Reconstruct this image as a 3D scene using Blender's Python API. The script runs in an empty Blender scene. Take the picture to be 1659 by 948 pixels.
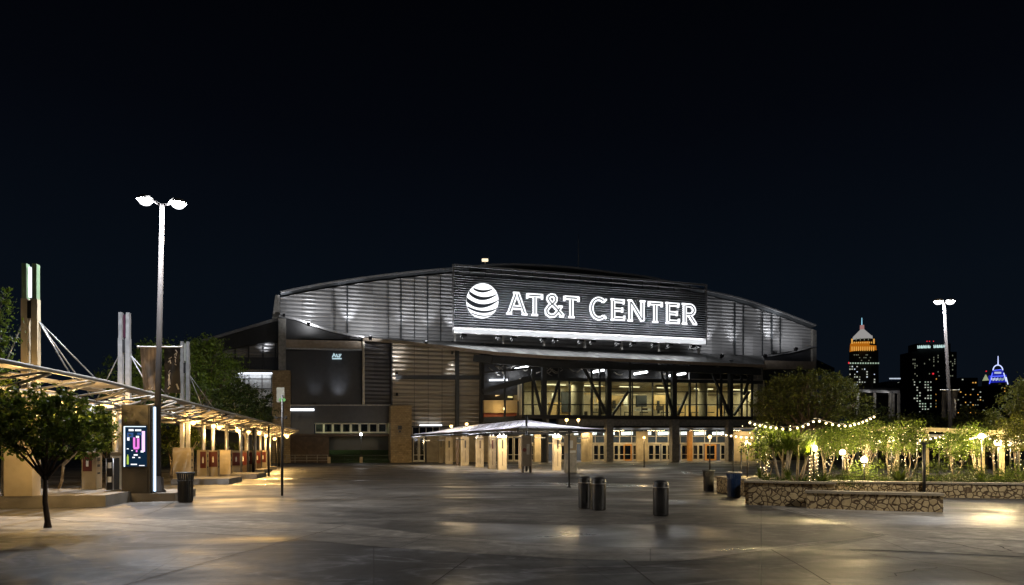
import bpy, bmesh, math, random
from mathutils import Vector, Matrix
random.seed(7)
SC = bpy.context.scene
COL = SC.collection
# ---------------------------------------------------------------- camera, sky, exposure
F, HY, CX, EYE = 1106.0, 728.0, 829.5, 1.8      # focal length and horizon, measured in photograph pixels
cam_data = bpy.data.cameras.new("camera")
cam_data.sensor_width = 36.0
cam_data.lens = 24.0
cam_data.shift_y = (HY - 474.0) / 1659.0
cam_data.clip_end = 6000.0
cam_data.clip_start = 0.1
cam = bpy.data.objects.new("camera", cam_data)
cam.location = (0, 0, EYE)
cam.rotation_euler = (math.radians(90), 0, 0)
COL.objects.link(cam)
SC.camera = cam
SC.render.resolution_x, SC.render.resolution_y = 1024, 585
world = bpy.data.worlds.new("World")
SC.world = world
world.use_nodes = True
wn, wl = world.node_tree.nodes, world.node_tree.links
wn.clear()
w_out = wn.new('ShaderNodeOutputWorld')
w_bg = wn.new('ShaderNodeBackground')
w_tc = wn.new('ShaderNodeTexCoord')
w_sep = wn.new('ShaderNodeSeparateXYZ')
w_ramp = wn.new('ShaderNodeValToRGB')
wl.new(w_tc.outputs['Generated'], w_sep.inputs[0])
wl.new(w_sep.outputs['Z'], w_ramp.inputs[0])
wl.new(w_ramp.outputs[0], w_bg.inputs[0])
wl.new(w_bg.outputs[0], w_out.inputs[0])
cr = w_ramp.color_ramp
cr.elements[0].position = 0.0
cr.elements[0].color = (0.0034, 0.0054, 0.0094, 1)
cr.elements[1].position = 0.62
cr.elements[1].color = (0.0004, 0.0005, 0.0011, 1)
e = cr.elements.new(0.22); e.color = (0.0023, 0.0042, 0.0076, 1)
e = cr.elements.new(0.42); e.color = (0.0011, 0.0017, 0.0034, 1)
w_bg.inputs[1].default_value = 1.0
SC.view_settings.view_transform = 'Standard'
SC.view_settings.look = 'None'
SC.view_settings.exposure = 0.0
SC.view_settings.gamma = 1.0
SC.view_settings.use_curve_mapping = False
SC.cycles.use_denoising = True
SC.cycles.max_bounces = 6
SC.cycles.transparent_max_bounces = 16
SC.cycles.sample_clamp_indirect = 4.0
SC.cycles.caustics_reflective = False
SC.cycles.caustics_refractive = False

def P(px, py, d):
    return Vector(((px - CX) / F * d, d, EYE + (HY - py) / F * d))
def GX(px, d, z=0.0):
    return Vector(((px - CX) / F * d, d, z))
def GP(px, py, z=0.0):
    d = F * (EYE - z) / (py - HY)
    return Vector(((px - CX) / F * d, d, z))
TAN = 0.287
TH = math.atan(TAN)
U = Vector((math.cos(TH), math.sin(TH), 0))
N = Vector((-math.sin(TH), math.cos(TH), 0))     # away from the camera
Zv = Vector((0, 0, 1))
def FX(px, off):
    a = (px - CX) / F
    Y = (100.0 + off) / (1 - TAN * a)
    return Vector((a * Y, Y, 0))
def W(px, py, off):
    p = FX(px, off)
    p.z = 0.0 if py is None else EYE + (HY - py) / F * p.y
    return p

# ---------------------------------------------------------------- materials
def nn(nt, t, **kw):
    n = nt.nodes.new(t)
    for k, v in kw.items(): setattr(n, k, v)
    return n
def M(name, col, rough=0.6, metal=0.0, var=0.18, scale=2.0, bump=0.1, bscale=30.0, spec=0.5, island=0.0, stretch=None):
    m = bpy.data.materials.new(name); m.use_nodes = True
    nt = m.node_tree; b = nt.nodes['Principled BSDF']; L = nt.links.new
    b.inputs['Roughness'].default_value = rough
    b.inputs['Metallic'].default_value = metal
    b.inputs['Specular IOR Level'].default_value = spec
    g = nn(nt, 'ShaderNodeNewGeometry')
    src = g.outputs['Position']
    if stretch:
        mp = nn(nt, 'ShaderNodeMapping'); mp.inputs['Scale'].default_value = stretch
        L(src, mp.inputs['Vector']); src = mp.outputs[0]
    no = nn(nt, 'ShaderNodeTexNoise'); no.inputs['Scale'].default_value = scale; no.inputs['Detail'].default_value = 6
    L(src, no.inputs['Vector'])
    mr = nn(nt, 'ShaderNodeMapRange'); mr.inputs['From Min'].default_value = .3; mr.inputs['From Max'].default_value = .7
    mr.inputs['To Min'].default_value = 1 - var; mr.inputs['To Max'].default_value = 1 + var
    L(no.outputs['Fac'], mr.inputs['Value'])
    val = mr.outputs[0]
    if island:
        m2 = nn(nt, 'ShaderNodeMapRange'); m2.inputs['To Min'].default_value = 1 - island; m2.inputs['To Max'].default_value = 1 + island
        L(g.outputs['Random Per Island'], m2.inputs['Value'])
        mu = nn(nt, 'ShaderNodeMath', operation='MULTIPLY'); L(val, mu.inputs[0]); L(m2.outputs[0], mu.inputs[1]); val = mu.outputs[0]
    vm = nn(nt, 'ShaderNodeVectorMath', operation='SCALE'); vm.inputs[0].default_value = col[:3]
    L(val, vm.inputs['Scale']); L(vm.outputs[0], b.inputs['Base Color'])
    r2 = nn(nt, 'ShaderNodeMapRange'); r2.inputs['To Min'].default_value = max(.03, rough - .12); r2.inputs['To Max'].default_value = min(1, rough + .12)
    L(no.outputs['Fac'], r2.inputs['Value']); L(r2.outputs[0], b.inputs['Roughness'])
    if bump:
        n2 = nn(nt, 'ShaderNodeTexNoise'); n2.inputs['Scale'].default_value = bscale; n2.inputs['Detail'].default_value = 3
        L(src, n2.inputs['Vector'])
        bp = nn(nt, 'ShaderNodeBump'); bp.inputs['Strength'].default_value = bump; bp.inputs['Distance'].default_value = .05
        L(n2.outputs['Fac'], bp.inputs['Height']); L(bp.outputs[0], b.inputs['Normal'])
    return m
def EM(name, col, s, sample=True):
    m = bpy.data.materials.new(name); m.use_nodes = True
    nt = m.node_tree; nt.nodes.clear()
    o = nn(nt, 'ShaderNodeOutputMaterial'); e = nn(nt, 'ShaderNodeEmission')
    e.inputs[0].default_value = (*col, 1); e.inputs[1].default_value = s
    nt.links.new(e.outputs[0], o.inputs[0])
    if not sample: m.cycles.emission_sampling = 'NONE'
    return m
def BULB(name, col, s):
    """clear glowing globe: it lets the light of the filament inside it pass"""
    m = bpy.data.materials.new(name); m.use_nodes = True
    nt = m.node_tree; nt.nodes.clear()
    o = nn(nt, 'ShaderNodeOutputMaterial'); e = nn(nt, 'ShaderNodeEmission'); t = nn(nt, 'ShaderNodeBsdfTransparent'); a = nn(nt, 'ShaderNodeAddShader')
    e.inputs[0].default_value = (*col, 1); e.inputs[1].default_value = s
    nt.links.new(e.outputs[0], a.inputs[0]); nt.links.new(t.outputs[0], a.inputs[1]); nt.links.new(a.outputs[0], o.inputs[0])
    m.cycles.emission_sampling = 'NONE'
    return m
def GLASS(name, tint, gloss=.1):
    m = bpy.data.materials.new(name); m.use_nodes = True
    nt = m.node_tree; nt.nodes.clear()
    o = nn(nt, 'ShaderNodeOutputMaterial'); t = nn(nt, 'ShaderNodeBsdfTransparent'); g = nn(nt, 'ShaderNodeBsdfGlossy'); mx = nn(nt, 'ShaderNodeMixShader'); lw = nn(nt, 'ShaderNodeLayerWeight')
    t.inputs[0].default_value = (*tint, 1); g.inputs['Roughness'].default_value = .05; g.inputs[0].default_value = (.8, .8, .8, 1)
    lw.inputs[0].default_value = .25
    ma = nn(nt, 'ShaderNodeMath', operation='ADD'); ma.inputs[1].default_value = gloss; ma.use_clamp = True
    nt.links.new(lw.outputs['Fresnel'], ma.inputs[0]); nt.links.new(ma.outputs[0], mx.inputs[0])
    nt.links.new(t.outputs[0], mx.inputs[1]); nt.links.new(g.outputs[0], mx.inputs[2]); nt.links.new(mx.outputs[0], o.inputs[0])
    return m
def LEAF(name, col, var=.45):
    m = bpy.data.materials.new(name); m.use_nodes = True
    nt = m.node_tree; b = nt.nodes['Principled BSDF']; L = nt.links.new
    g = nn(nt, 'ShaderNodeNewGeometry')
    rp = nn(nt, 'ShaderNodeValToRGB')
    rp.color_ramp.elements[0].color = (col[0]*(1-var), col[1]*(1-var), col[2]*(1-var), 1)
    rp.color_ramp.elements[1].color = (col[0]*(1+var)*1.15, col[1]*(1+var), col[2]*(1+var)*.7, 1)
    L(g.outputs['Random Per Island'], rp.inputs[0])
    L(rp.outputs[0], b.inputs['Base Color']); b.inputs['Roughness'].default_value = .5
    tr = nn(nt, 'ShaderNodeBsdfTranslucent'); L(rp.outputs[0], tr.inputs[0])
    mx = nn(nt, 'ShaderNodeMixShader'); mx.inputs[0].default_value = .45
    L(b.outputs[0], mx.inputs[1]); L(tr.outputs[0], mx.inputs[2]); L(mx.outputs[0], nt.nodes['Material Output'].inputs[0])
    return m
def RUBBLE(name, c1, c2, mortar, sc=5.8):
    m = bpy.data.materials.new(name); m.use_nodes = True
    nt = m.node_tree; b = nt.nodes['Principled BSDF']; L = nt.links.new
    g = nn(nt, 'ShaderNodeNewGeometry'); dn = nn(nt, 'ShaderNodeTexNoise'); dn.inputs['Scale'].default_value = 2.5
    L(g.outputs['Position'], dn.inputs['Vector'])
    ms = nn(nt, 'ShaderNodeVectorMath', operation='MULTIPLY_ADD'); ms.inputs[1].default_value = (.25, .25, .25)
    L(dn.outputs['Color'], ms.inputs[0]); L(g.outputs['Position'], ms.inputs[2])
    v1 = nn(nt, 'ShaderNodeTexVoronoi', feature='DISTANCE_TO_EDGE'); v2 = nn(nt, 'ShaderNodeTexVoronoi', feature='F1')
    for v in (v1, v2):
        v.inputs['Scale'].default_value = sc; L(ms.outputs[0], v.inputs['Vector'])
    sp = nn(nt, 'ShaderNodeSeparateColor'); L(v2.outputs['Color'], sp.inputs[0])
    mc = nn(nt, 'ShaderNodeMix', data_type='RGBA'); mc.inputs['A'].default_value = (*c1, 1); mc.inputs['B'].default_value = (*c2, 1)
    L(sp.outputs[0], mc.inputs['Factor'])
    no = nn(nt, 'ShaderNodeTexNoise'); no.inputs['Scale'].default_value = 14; no.inputs['Detail'].default_value = 6; L(g.outputs['Position'], no.inputs['Vector'])
    mm = nn(nt, 'ShaderNodeMix', data_type='RGBA', blend_type='MULTIPLY'); mm.inputs['Factor'].default_value = .5
    L(mc.outputs['Result'], mm.inputs['A']); L(no.outputs['Fac'], mm.inputs['B'])
    st = nn(nt, 'ShaderNodeMapRange'); st.inputs['From Min'].default_value = .04; st.inputs['From Max'].default_value = .12; L(v1.outputs['Distance'], st.inputs['Value'])
    fm = nn(nt, 'ShaderNodeMix', data_type='RGBA'); fm.inputs['A'].default_value = (*mortar, 1)
    L(st.outputs[0], fm.inputs['Factor']); L(mm.outputs['Result'], fm.inputs['B']); L(fm.outputs['Result'], b.inputs['Base Color'])
    b.inputs['Roughness'].default_value = .85
    bp = nn(nt, 'ShaderNodeBump'); bp.inputs['Strength'].default_value = .9; bp.inputs['Distance'].default_value = .04
    L(st.outputs[0], bp.inputs['Height']); L(bp.outputs[0], b.inputs['Normal'])
    return m
def ASHLAR(name, c1, mortar, sc=1.0):
    m = bpy.data.materials.new(name); m.use_nodes = True
    nt = m.node_tree; b = nt.nodes['Principled BSDF']; L = nt.links.new
    g = nn(nt, 'ShaderNodeNewGeometry'); sp = nn(nt, 'ShaderNodeSeparateXYZ'); L(g.outputs['Position'], sp.inputs[0])
    ad = nn(nt, 'ShaderNodeMath', operation='ADD'); L(sp.outputs[0], ad.inputs[0]); L(sp.outputs[1], ad.inputs[1])
    cb = nn(nt, 'ShaderNodeCombineXYZ'); L(ad.outputs[0], cb.inputs[0]); L(sp.outputs[2], cb.inputs[1])
    br = nn(nt, 'ShaderNodeTexBrick'); br.inputs['Scale'].default_value = sc; br.inputs['Mortar Size'].default_value = .012
    br.inputs['Color1'].default_value = (*c1, 1); br.inputs['Color2'].default_value = (c1[0]*.7, c1[1]*.68, c1[2]*.62, 1); br.inputs['Mortar'].default_value = (*mortar, 1)
    L(cb.outputs[0], br.inputs['Vector'])
    no = nn(nt, 'ShaderNodeTexNoise'); no.inputs['Scale'].default_value = 3; no.inputs['Detail'].default_value = 8; L(g.outputs['Position'], no.inputs['Vector'])
    mr = nn(nt, 'ShaderNodeMapRange'); mr.inputs['To Min'].default_value = .6; mr.inputs['To Max'].default_value = 1.3; L(no.outputs['Fac'], mr.inputs['Value'])
    vm = nn(nt, 'ShaderNodeVectorMath', operation='SCALE'); L(br.outputs['Color'], vm.inputs[0]); L(mr.outputs[0], vm.inputs['Scale']); L(vm.outputs[0], b.inputs['Base Color'])
    b.inputs['Roughness'].default_value = .85
    bp = nn(nt, 'ShaderNodeBump'); bp.inputs['Strength'].default_value = .4; bp.inputs['Distance'].default_value = .04
    L(no.outputs['Fac'], bp.inputs['Height']); L(bp.outputs[0], b.inputs['Normal'])
    return m
def CLADDING(name, col, rough, metal, pw, var):
    """sheet metal whose tone changes from sheet to sheet along the facade"""
    m = bpy.data.materials.new(name); m.use_nodes = True
    nt = m.node_tree; b = nt.nodes['Principled BSDF']; L = nt.links.new
    g = nn(nt, 'ShaderNodeNewGeometry')
    dt = nn(nt, 'ShaderNodeVectorMath', operation='DOT_PRODUCT'); dt.inputs[1].default_value = U; L(g.outputs['Position'], dt.inputs[0])
    sp = nn(nt, 'ShaderNodeSeparateXYZ'); L(g.outputs['Position'], sp.inputs[0])
    dv = nn(nt, 'ShaderNodeMath', operation='DIVIDE'); dv.inputs[1].default_value = pw; L(dt.outputs['Value'], dv.inputs[0])
    fl = nn(nt, 'ShaderNodeMath', operation='FLOOR'); L(dv.outputs[0], fl.inputs[0])
    d2 = nn(nt, 'ShaderNodeMath', operation='DIVIDE'); d2.inputs[1].default_value = 2.9; L(sp.outputs[2], d2.inputs[0])
    f2 = nn(nt, 'ShaderNodeMath', operation='FLOOR'); L(d2.outputs[0], f2.inputs[0])
    cb = nn(nt, 'ShaderNodeCombineXYZ'); L(fl.outputs[0], cb.inputs[0]); L(f2.outputs[0], cb.inputs[1])
    wn_ = nn(nt, 'ShaderNodeTexWhiteNoise', noise_dimensions='2D'); L(cb.outputs[0], wn_.inputs['Vector'])
    no = nn(nt, 'ShaderNodeTexNoise'); no.inputs['Scale'].default_value = .8; no.inputs['Detail'].default_value = 6
    mp = nn(nt, 'ShaderNodeMapping'); mp.inputs['Scale'].default_value = (1, 1, 5); L(g.outputs['Position'], mp.inputs['Vector']); L(mp.outputs[0], no.inputs['Vector'])
    ad = nn(nt, 'ShaderNodeMath', operation='ADD'); L(wn_.outputs['Value'], ad.inputs[0]); L(no.outputs['Fac'], ad.inputs[1])
    mr = nn(nt, 'ShaderNodeMapRange'); mr.inputs['From Max'].default_value = 2; mr.inputs['To Min'].default_value = 1 - var; mr.inputs['To Max'].default_value = 1 + var; L(ad.outputs[0], mr.inputs['Value'])
    vm = nn(nt, 'ShaderNodeVectorMath', operation='SCALE'); vm.inputs[0].default_value = col; L(mr.outputs[0], vm.inputs['Scale']); L(vm.outputs[0], b.inputs['Base Color'])
    r2 = nn(nt, 'ShaderNodeMapRange'); r2.inputs['To Min'].default_value = rough - .12; r2.inputs['To Max'].default_value = rough + .15; L(wn_.outputs['Value'], r2.inputs['Value']); L(r2.outputs[0], b.inputs['Roughness'])
    b.inputs['Metallic'].default_value = metal
    return m
def PAVING(name, col, lo, hi, slab, var, rot=0.0, joint=.35, puddle=.5, scuff=0.0, spec=.5):
    m = bpy.data.materials.new(name); m.use_nodes = True
    nt = m.node_tree; b = nt.nodes['Principled BSDF']; L = nt.links.new
    g = nn(nt, 'ShaderNodeNewGeometry'); pos = g.outputs['Position']
    mp = nn(nt, 'ShaderNodeMapping'); mp.inputs['Rotation'].default_value = (0, 0, rot); L(pos, mp.inputs['Vector'])
    br = nn(nt, 'ShaderNodeTexBrick', offset=0.0); br.inputs['Scale'].default_value = 1.0; br.inputs['Brick Width'].default_value = slab; br.inputs['Row Height'].default_value = slab
    br.inputs['Mortar Size'].default_value = .012; br.inputs['Color1'].default_value = (1.08, 1.08, 1.08, 1); br.inputs['Color2'].default_value = (.88, .88, .88, 1); br.inputs['Mortar'].default_value = (joint, joint, joint, 1)
    L(mp.outputs[0], br.inputs['Vector'])
    n1 = nn(nt, 'ShaderNodeTexNoise'); n1.inputs['Scale'].default_value = .35; n1.inputs['Detail'].default_value = 9; n1.inputs['Roughness'].default_value = .65; n1.inputs['Distortion'].default_value = .6; L(pos, n1.inputs['Vector'])
    n2 = nn(nt, 'ShaderNodeTexNoise'); n2.inputs['Scale'].default_value = 9; n2.inputs['Detail'].default_value = 6; L(pos, n2.inputs['Vector'])
    a = nn(nt, 'ShaderNodeMapRange'); a.inputs['From Min'].default_value = .38; a.inputs['From Max'].default_value = .62; a.inputs['To Min'].default_value = 1 - var; a.inputs['To Max'].default_value = 1 + var; L(n1.outputs['Fac'], a.inputs['Value'])
    c = nn(nt, 'ShaderNodeMapRange'); c.inputs['To Min'].default_value = .75; c.inputs['To Max'].default_value = 1.25; L(n2.outputs['Fac'], c.inputs['Value'])
    mu = nn(nt, 'ShaderNodeMath', operation='MULTIPLY'); L(a.outputs[0], mu.inputs[0]); L(c.outputs[0], mu.inputs[1])
    b.inputs['Specular IOR Level'].default_value = spec
    if scuff:
        n5 = nn(nt, 'ShaderNodeTexNoise'); n5.inputs['Scale'].default_value = .55; n5.inputs['Detail'].default_value = 7; n5.inputs['Distortion'].default_value = 1.6
        m5 = nn(nt, 'ShaderNodeMapping'); m5.inputs['Scale'].default_value = (.45, 1, 1); m5.inputs['Rotation'].default_value = (0, 0, .25); L(pos, m5.inputs['Vector']); L(m5.outputs[0], n5.inputs['Vector'])
        s1 = nn(nt, 'ShaderNodeMath', operation='SUBTRACT'); s1.inputs[1].default_value = .5; L(n5.outputs['Fac'], s1.inputs[0])
        s2 = nn(nt, 'ShaderNodeMath', operation='ABSOLUTE'); L(s1.outputs[0], s2.inputs[0])
        s3 = nn(nt, 'ShaderNodeMapRange'); s3.inputs['From Min'].default_value = 0; s3.inputs['From Max'].default_value = .035; s3.inputs['To Min'].default_value = 1 + scuff; s3.inputs['To Max'].default_value = 1; L(s2.outputs[0], s3.inputs['Value'])
        n6 = nn(nt, 'ShaderNodeTexNoise'); n6.inputs['Scale'].default_value = 2.6; n6.inputs['Detail'].default_value = 8; n6.inputs['Roughness'].default_value = .7; L(pos, n6.inputs['Vector'])
        s4 = nn(nt, 'ShaderNodeMapRange'); s4.inputs['From Min'].default_value = .36; s4.inputs['From Max'].default_value = .64; s4.inputs['To Min'].default_value = 1 - .45 * min(1, scuff); s4.inputs['To Max'].default_value = 1 + .55 * min(1, scuff); L(n6.outputs['Fac'], s4.inputs['Value'])
        q1 = nn(nt, 'ShaderNodeMath', operation='MULTIPLY'); L(mu.outputs[0], q1.inputs[0]); L(s3.outputs[0], q1.inputs[1])
        mu = nn(nt, 'ShaderNodeMath', operation='MULTIPLY'); L(q1.outputs[0], mu.inputs[0]); L(s4.outputs[0], mu.inputs[1])
    v1 = nn(nt, 'ShaderNodeVectorMath', operation='SCALE'); L(br.outputs['Color'], v1.inputs[0]); L(mu.outputs[0], v1.inputs['Scale'])
    v2 = nn(nt, 'ShaderNodeVectorMath', operation='MULTIPLY'); v2.inputs[1].default_value = col; L(v1.outputs[0], v2.inputs[0]); L(v2.outputs[0], b.inputs['Base Color'])
    n3 = nn(nt, 'ShaderNodeTexNoise'); n3.inputs['Scale'].default_value = .22; n3.inputs['Detail'].default_value = 8; n3.inputs['Distortion'].default_value = 1.2
    m3 = nn(nt, 'ShaderNodeMapping'); m3.inputs['Location'].default_value = (31, 7, 0); m3.inputs['Scale'].default_value = (.6, 1.3, 1); L(pos, m3.inputs['Vector']); L(m3.outputs[0], n3.inputs['Vector'])
    r = nn(nt, 'ShaderNodeMapRange'); r.inputs['From Min'].default_value = puddle - .12; r.inputs['From Max'].default_value = puddle + .14; r.inputs['To Min'].default_value = lo; r.inputs['To Max'].default_value = hi; L(n3.outputs['Fac'], r.inputs['Value']); L(r.outputs[0], b.inputs['Roughness'])
    bp = nn(nt, 'ShaderNodeBump'); bp.inputs['Strength'].default_value = .35; bp.inputs['Distance'].default_value = .015
    n4 = nn(nt, 'ShaderNodeTexNoise'); n4.inputs['Scale'].default_value = 5; n4.inputs['Detail'].default_value = 5; L(pos, n4.inputs['Vector'])
    ad = nn(nt, 'ShaderNodeMath', operation='ADD'); L(n4.outputs['Fac'], ad.inputs[0]); L(br.outputs['Fac'], ad.inputs[1])
    L(ad.outputs[0], bp.inputs['Height']); L(bp.outputs[0], b.inputs['Normal'])
    return m

MT = {}
MT['beam'] = M('beam_metal', (.24, .23, .21), .5, .3, scale=4)
MT['steel'] = M('dark_steel', (.045, .05, .055), .45, .3)
MT['black'] = M('black_paint', (.018, .018, .02), .45)
MT['black_clad'] = M('black_panel', (.035, .036, .04), .42, .2, bump=.03, bscale=3)
MT['galv'] = M('galvanised', (.46, .46, .47), .42, .7, scale=4)
MT['galv2'] = M('weathered_galvanised', (.30, .29, .27), .5, .4, scale=3, var=.3)
MT['lamp_pole'] = M('lamp_pole_paint', (.05, .046, .046), .7, 0, var=.04, bump=0, spec=.05)
MT['roof'] = CLADDING('standing_seam_roof', (.17, .17, .165), .5, .2, .8, .15)
MT['roof_trim'] = M('roof_trim', (.30, .30, .31), .4, .5)
MT['clad'] = CLADDING('ribbed_cladding', (.27, .27, .275), .42, .25, 1.9, .42)
MT['clad_dark'] = CLADDING('dark_ribbed_cladding', (.13, .13, .14), .45, .5, 1.9, .25)
MT['clad_tan'] = CLADDING('champagne_ribbed_cladding', (.40, .36, .30), .45, .5, 1.9, .2)
MT['board'] = M('louvre_paint', (.10, .105, .115), .4, .4, scale=1.5, var=.3, stretch=(1, 1, 4))
MT['fascia_white'] = M('white_fascia', (.8, .8, .82), .5)
MT['letter'] = EM('letter_face', (.95, .97, 1), 1.6)
MT['letter_dark'] = M('letter_groove', (.16, .165, .18), .6)
MT['logo_dark'] = M('logo_band', (.035, .042, .055), .5)
MT['beam_tan'] = M('tan_beam', (.34, .28, .22), .55, .2)
MT['stone'] = ASHLAR('limestone', (.46, .35, .20), (.16, .12, .07), 1.0)
MT['concrete'] = M('concrete', (.36, .32, .27), .8, scale=1.6, var=.25)
MT['conc_tan'] = M('tan_concrete', (.42, .35, .24), .8, scale=1.3, var=.22)
MT['kerb'] = M('kerb_concrete', (.22, .20, .175), .8, scale=1.6, var=.3)
MT['brick'] = M('brown_block', (.10, .07, .05), .8, scale=2, var=.3)
MT['lobby'] = M('lobby_wall', (.58, .51, .37), .8, scale=.4, var=.35, bump=0)
MT['lobby2'] = M('lobby_panel', (.55, .38, .17), .7, scale=.6, var=.2, bump=0)
MT['ceil'] = M('lobby_ceiling', (.5, .46, .38), .8, bump=0)
MT['floor'] = M('lobby_floor', (.3, .26, .2), .4, bump=0)
MT['red'] = M('red_panel', (.10, .014, .010), .5)
MT['redwarm'] = M('red_soffit', (.4, .10, .045), .6)
MT['sign_white'] = M('sign_white', (.75, .75, .72), .5)
MT['glass'] = GLASS('clear_glass', (.86, .9, .86), .05)
MT['glass_dark'] = GLASS('smoked_glass', (.25, .27, .28), .12)
MT['alu'] = M('door_frame', (.5, .46, .38), .45, .4)
MT['wood'] = M('door_wood', (.45, .22, .06), .5)
MT['tube_light'] = EM('tube_light', (.92, .96, 1), 9)
MT['strip_light'] = EM('strip_light', (.88, .93, 1), 2.6)
MT['warm_bulb'] = BULB('warm_globe', (1, .60, .18), 3.4)
MT['string_bulb'] = BULB('string_globe', (1, .78, .42), 3.2)
MT['lamp_face'] = BULB('lamp_face', (.92, .95, 1), 1.6)
MT['fabric'] = M('canopy_fabric', (.36, .31, .25), .75, scale=.8, var=.2, bump=0)
def CLOTH(name, col, k):
    m = M(name, col, .7, scale=.7, var=.15, bump=0); nt = m.node_tree
    tr = nn(nt, 'ShaderNodeBsdfTranslucent'); tr.inputs[0].default_value = (*col, 1); mx = nn(nt, 'ShaderNodeMixShader'); mx.inputs[0].default_value = k
    nt.links.new(nt.nodes['Principled BSDF'].outputs[0], mx.inputs[1]); nt.links.new(tr.outputs[0], mx.inputs[2]); nt.links.new(mx.outputs[0], nt.nodes['Material Output'].inputs[0])
    return m
MT['white_fabric'] = CLOTH('white_fabric', (.74, .74, .77), .75)
MT['bark'] = M('bark', (.09, .06, .04), .9, scale=6, var=.4, bump=.6)
MT['pale_bark'] = M('pale_bark', (.40, .32, .22), .8, scale=7, var=.35, bump=.4)
MT['leaf_dark'] = LEAF('dark_leaf', (.035, .055, .011))
MT['leaf'] = LEAF('green_leaf', (.09, .14, .022))
MT['leaf_bright'] = LEAF('bright_leaf', (.085, .14, .016))
MT['leaf_olive'] = LEAF('olive_leaf', (.075, .092, .014))
MT['rubble'] = RUBBLE('rubble_stone', (.78, .62, .36), (.58, .44, .24), (.11, .072, .04))
MT['cap'] = M('wall_cap', (.30, .26, .20), .8, scale=2, var=.25)
MT['soil'] = M('soil', (.05, .04, .025), .95, scale=3, var=.4, bump=.6)
MT['rubber'] = M('cable_rubber', (.02, .02, .02), .6, bump=0)
MT['chrome'] = M('brushed_bin_metal', (.22, .22, .225), .2, 1.0, bump=0, var=.05)
MT['blue'] = M('blue_enamel', (.012, .035, .10), .35, bump=0)
MT['banner_dark'] = M('banner_cloth', (.016, .015, .02), .7, scale=3, var=.5)
MT['banner_mark'] = M('banner_print', (.5, .47, .45), .7)
MT['banner_back'] = M('banner_reverse', (.26, .21, .18), .7, scale=5, var=.4, stretch=(3, 3, .5))
MT['white_metal'] = M('white_metal', (.75, .74, .72), .4, .1)

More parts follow.
